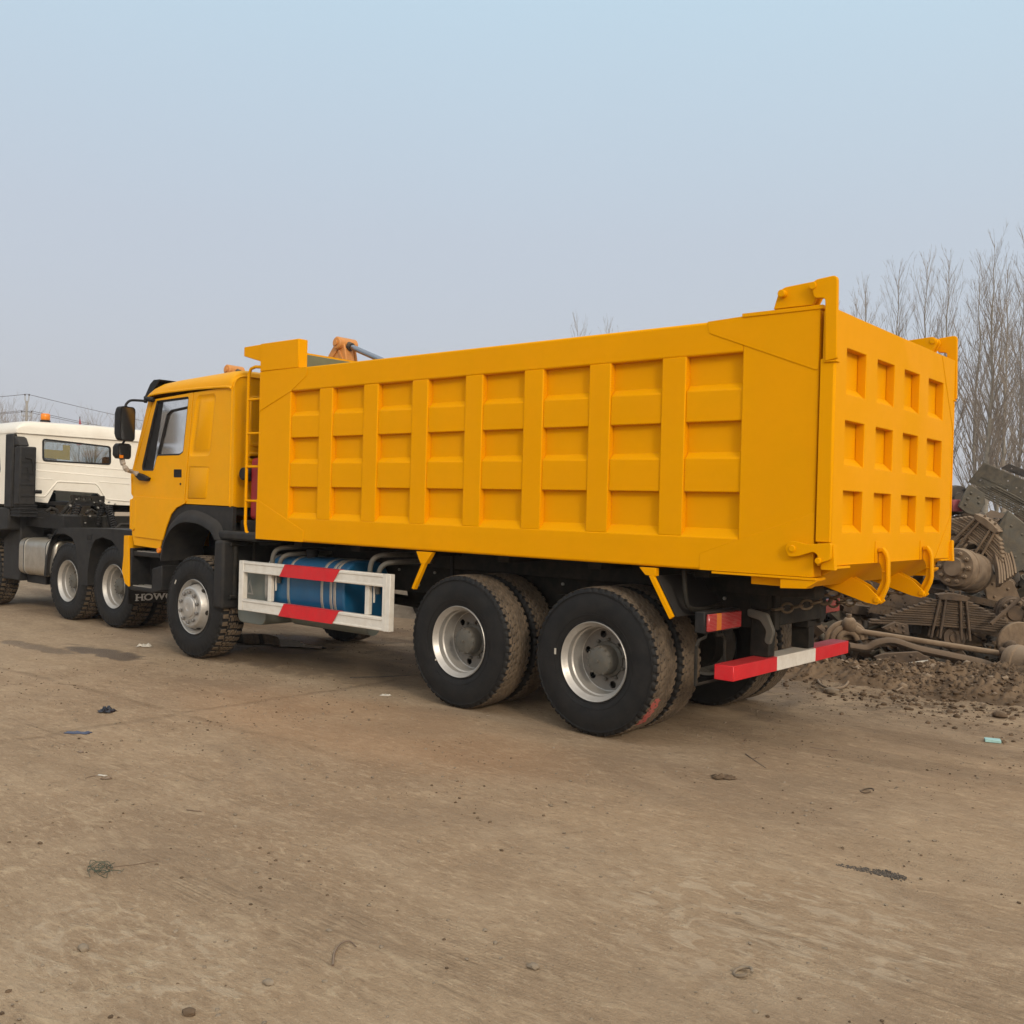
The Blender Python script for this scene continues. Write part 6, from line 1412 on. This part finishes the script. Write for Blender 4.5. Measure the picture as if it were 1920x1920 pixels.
# ================================================================== TREES
def branch(mb, p, d, L, r, lvl, R, up=.5, segs=5, kids=(0,0), out=None):
    pts = [p]; dd = d.normalized(); rs = [r]
    for i in range(segs):
        dd = (dd+Vector((R.gauss(0,.035),R.gauss(0,.035),up*.16+R.gauss(0,.02)))).normalized(); pts.append(pts[-1]+dd*(L/segs)); rs.append(max(r*(1-(i+1)/segs*.85), .0028))
    mb.tube(pts, rs, 3 if lvl else 4, cap=False); return pts, dd
def poplar(seed, H, tr, spread, dens, low=.12):
    R = random.Random(seed); tb = MB(); cb = MB(); N = 22; tp = []; trs = []; x = y = 0
    for i in range(N+1):
        t = i/N; x += R.gauss(0,.028); y += R.gauss(0,.028); tp.append(Vector((x,y,H*t))); trs.append(tr*(1-t)**1.15+.006)
    tb.tube(tp, trs, 9)
    if seed % 2:      # some fork low down
        pass
    nb = int(dens*H)
    for b in range(nb):
        t = low+(1-low)*((b+R.random())/nb)**.95; i = min(int(t*N),N-1); p = tp[i].lerp(tp[i+1], t*N-i); a = R.uniform(0,2*PI)
        L = (spread*(1-t)**.62*(.55+.45*min(1,(t-low)/.12+.35))+.45)*R.uniform(.65,1.3); el = R.uniform(1.5,3.2) if spread < 3.4 else R.uniform(.8,1.8)
        d = Vector((math.cos(a),math.sin(a),el)); r = max(.007, trs[i]*.36)
        pts, dd = branch(cb, p, d, L*1.15, r, 0, R, .30, 6)
        ns = int(3+L*2.8)
        for s_ in range(ns):
            u = R.uniform(.18,1.0); q = u*(len(pts)-1); k = min(int(q),len(pts)-2); p2 = pts[k].lerp(pts[k+1], q-k); bd = (pts[k+1]-pts[k]).normalized()
            a2 = R.uniform(0,2*PI); d2 = bd+Vector((math.cos(a2)*.42,math.sin(a2)*.42,R.uniform(.0,.35))); L2 = L*R.uniform(.18,.42)*(1.15-u*.5)
            pt2, _ = branch(cb, p2, d2, L2, r*.42, 1, R, .5, 3)
            for s3 in range(1 if L2 > .35 else 0):
                q3 = R.choice(pt2[1:-1]); a3 = R.uniform(0,2*PI); branch(cb, q3, (pt2[-1]-pt2[0]).normalized()+Vector((math.cos(a3)*.7,math.sin(a3)*.7,R.uniform(-.1,.4))), L2*R.uniform(.35,.7), r*.25, 2, R, .4, 2)
    return tb, cb
tree_protos = {}
def tree(kind, x, y, s, rz, label, group, name='poplar_tree'):
    if kind not in tree_protos:
        H, tr, sp_, dn, lo, sd_ = {'a':(12.,.10,2.9,6.0,.08,11),'b':(11.,.09,2.6,6.2,.12,12),'c':(12.5,.13,3.3,5.6,.16,13),'d':(9.,.07,2.1,6.2,.10,14),'w':(6.0,.11,3.6,8.0,.18,15)}[kind]
        tb, cb = poplar(sd_, H, tr, sp_, dn, lo); e = bpy.data.objects.new(name, None); COL.objects.link(e)
        a = tb.build('trunk','bark',None,smooth=70); a.parent = e; b = cb.build('crown','twig',None,smooth=70); b.parent = e; tree_protos[kind] = e; o = e
    else: o = copyto(tree_protos[kind])
    o.location = (x,y,G(x,y)-.05); o.rotation_euler = (0,0,rz); o.scale = (s,s,s*1.0); return tag(o, label, 'tree', group)
pg = 'bare poplars behind the scrap heap'
def ph(px, t): 
    g = atd(px, 930, t); return g.x, g.y
def tops(px, py, t): return atd(px,py,t).z
TL = [('c',1848,455,33,'tall bare poplar with a thick pale trunk just right of the tailgate'),
      ('b',1884,500,36,'bare poplar standing right of the thickest trunk'),
      ('d',1868,560,42,'thin farther poplar between the two pale trunks'),
      ('a',1826,500,37,'slim bare poplar close to the tailgate edge'),
      ('b',1752,488,38,'bare poplar rising behind the far hinge of the gate, right one of the pair'),
      ('d',1728,495,39,'bare poplar rising behind the gate, left one of the pair'),
      ('a',1674,505,40,'narrow bare poplar above the middle of the tailgate rim'),
      ('d',1612,545,42,'short bare poplar top beside the gate hinge arm'),
      ('b',1590,562,50,'faint poplar top just right of the hinge arm'),
      ('c',1935,400,31,'large bare poplar cut off by the right edge of the picture'),
      ('a',1908,520,40,'bare poplar in front of the right picture edge'),
      ('d',1077,607,90,'lone distant treetop above the middle of the cargo body'),
      ('d',1132,616,95,'fainter distant treetop right of the lone one above the body'),
      ('d',1548,585,60,'tiny treetop peeping past the hinge lug'),
      ('b',1975,470,38,'bare poplar beyond the right picture edge'),
      ('a',2030,440,36,'farthest right bare poplar outside the yard view')]
Hs = {'a':12.,'b':11.,'c':12.5,'d':9.,'w':6.}
for i, (k, px, py, t, lb) in enumerate(TL):
    x, y = ph(px, t); z0 = G(x,y); s_ = (tops(px,py,t)-z0)/Hs[k]; tree(k, x, y, s_, i*1.37, lb, pg)
sg_ = 'bare broad trees beyond the white truck'
for i, (px, py, t, lb) in enumerate([(8,776,62,'bare spreading tree at the far left edge behind the white truck'),(30,784,72,'bare tree right behind the utility pole'),(180,794,66,'bare tree above the white roof near the mirror'),(262,806,58,'brown bare tree seen between mirror and yellow windscreen pillar'),(300,795,64,'bare tree seen through the yellow cab window'),(335,790,70,'farther bare tree seen through the yellow cab window'),(-20,780,66,'bare tree just past the left edge')]):
    x, y = ph(px, t); s_ = (tops(px,py,t)-G(x,y))/6.; tree('w', x, y, s_, i*2.1, lb, sg_, 'broad_tree')

# ================================================================== POWER LINE, FLAG
def pole(px, py, t, label, s_=1.0):
    x, y = ph(px, t); z0 = G(x,y); H = tops(px,py,t)-z0; e = thing('utility_pole', (x,y,z0), label, 'utility pole', 'concrete poles of the power line')
    rt = Vector((RT.x,RT.y,0)).normalized()
    mb = MB(); mb.tube([(x,y,z0-.3),(x,y,z0+H-.55)], [.17,.10], 12); mb.build('pole_shaft', 'concrete', e, smooth=60)
    P = lambda u, z: Vector((x,y,z0+z))+rt*u
    mb = MB(); mb.tube([P(-.42,H-1.85),P(.42,H-1.85)], .045, 6)
    for u in (-.42,.42): mb.tube([P(u,H-1.87),P(u,H-1.45)], .035, 6)
    mb.build('lower_crossarm', 'concrete', e); mb = MB()
    mb.tube([P(0,H-1.0),P(-.16,H-.45),P(-.18,H)], .04, 6); mb.tube([P(0,H-1.0),P(.16,H-.45),P(.18,H)], .04, 6); mb.build('top_bracket', 'concrete', e); mb = MB()
    for u, z in ((-.42,H-1.45),(.42,H-1.45),(-.18,H),(.18,H)): mb.tube([P(u,z-.08),P(u,z+.06)], .06, 8)
    mb.split('insulator', 'darkscrap', e); return [P(-.42,H-1.40),P(.42,H-1.40),P(0,H+.05)]
A_ = pole(-330,735,84,'concrete pole of the line outside the left edge'); B_ = pole(46,740,86,'concrete utility pole with crossarm above the white truck'); C_ = pole(600,838,150,'concrete utility pole hidden behind the cargo body')
for i, lb in enumerate(('lower left power wire crossing the sky','lower right power wire crossing the sky','upper power wire crossing the sky')):
    P = []
    for a, b in ((A_[i],B_[i]),(B_[i],C_[i])):
        for j in range(16):
            t = j/15; P.append(a.lerp(b,t)-Vector((0,0,.55 if a is A_[i] else .8))*4*t*(1-t))
    mb = MB(); mb.tube(P, .020, 4, cap=False); tag(mb.build('power_wire','darkscrap',smooth=60,loc=P[15]), lb, 'power wire', 'wires of the power line')
x, y = ph(146, 26); e = thing('flag_pole', (x,y,G(x,y)), 'thin pole with a small furled red flag above the white cab roof', 'flag'); z = tops(146,781,26)
mb = MB(); mb.tube([(x,y,G(x,y)),(x,y,z)], .012, 6); mb.build('pole_shaft','darkscrap',e)
mb = MB(); mb.tube([(x,y,z-.05),(x+.02,y,z-.2),(x-.01,y,z-.75)], [.012,.035,.07], 7, flat=.4); mb.build('flag_cloth','pink',e,smooth=60)

# ================================================================== HAZE
hz, n_, b_ = newmat('thin_haze'); n_.nodes.remove(b_); pv = n_.nodes.new('ShaderNodeVolumePrincipled'); pv.inputs['Color'].default_value = (.93,.94,.97,1); pv.inputs['Density'].default_value = .0006; pv.inputs['Anisotropy'].default_value = .2
n_.links.new(pv.outputs[0], n_.nodes['Material Output'].inputs['Volume'])
mb = MB(); mb.box(-1700,1700,-1700,1700,-3,19); tag(mb.build('haze', hz), kind='stuff')
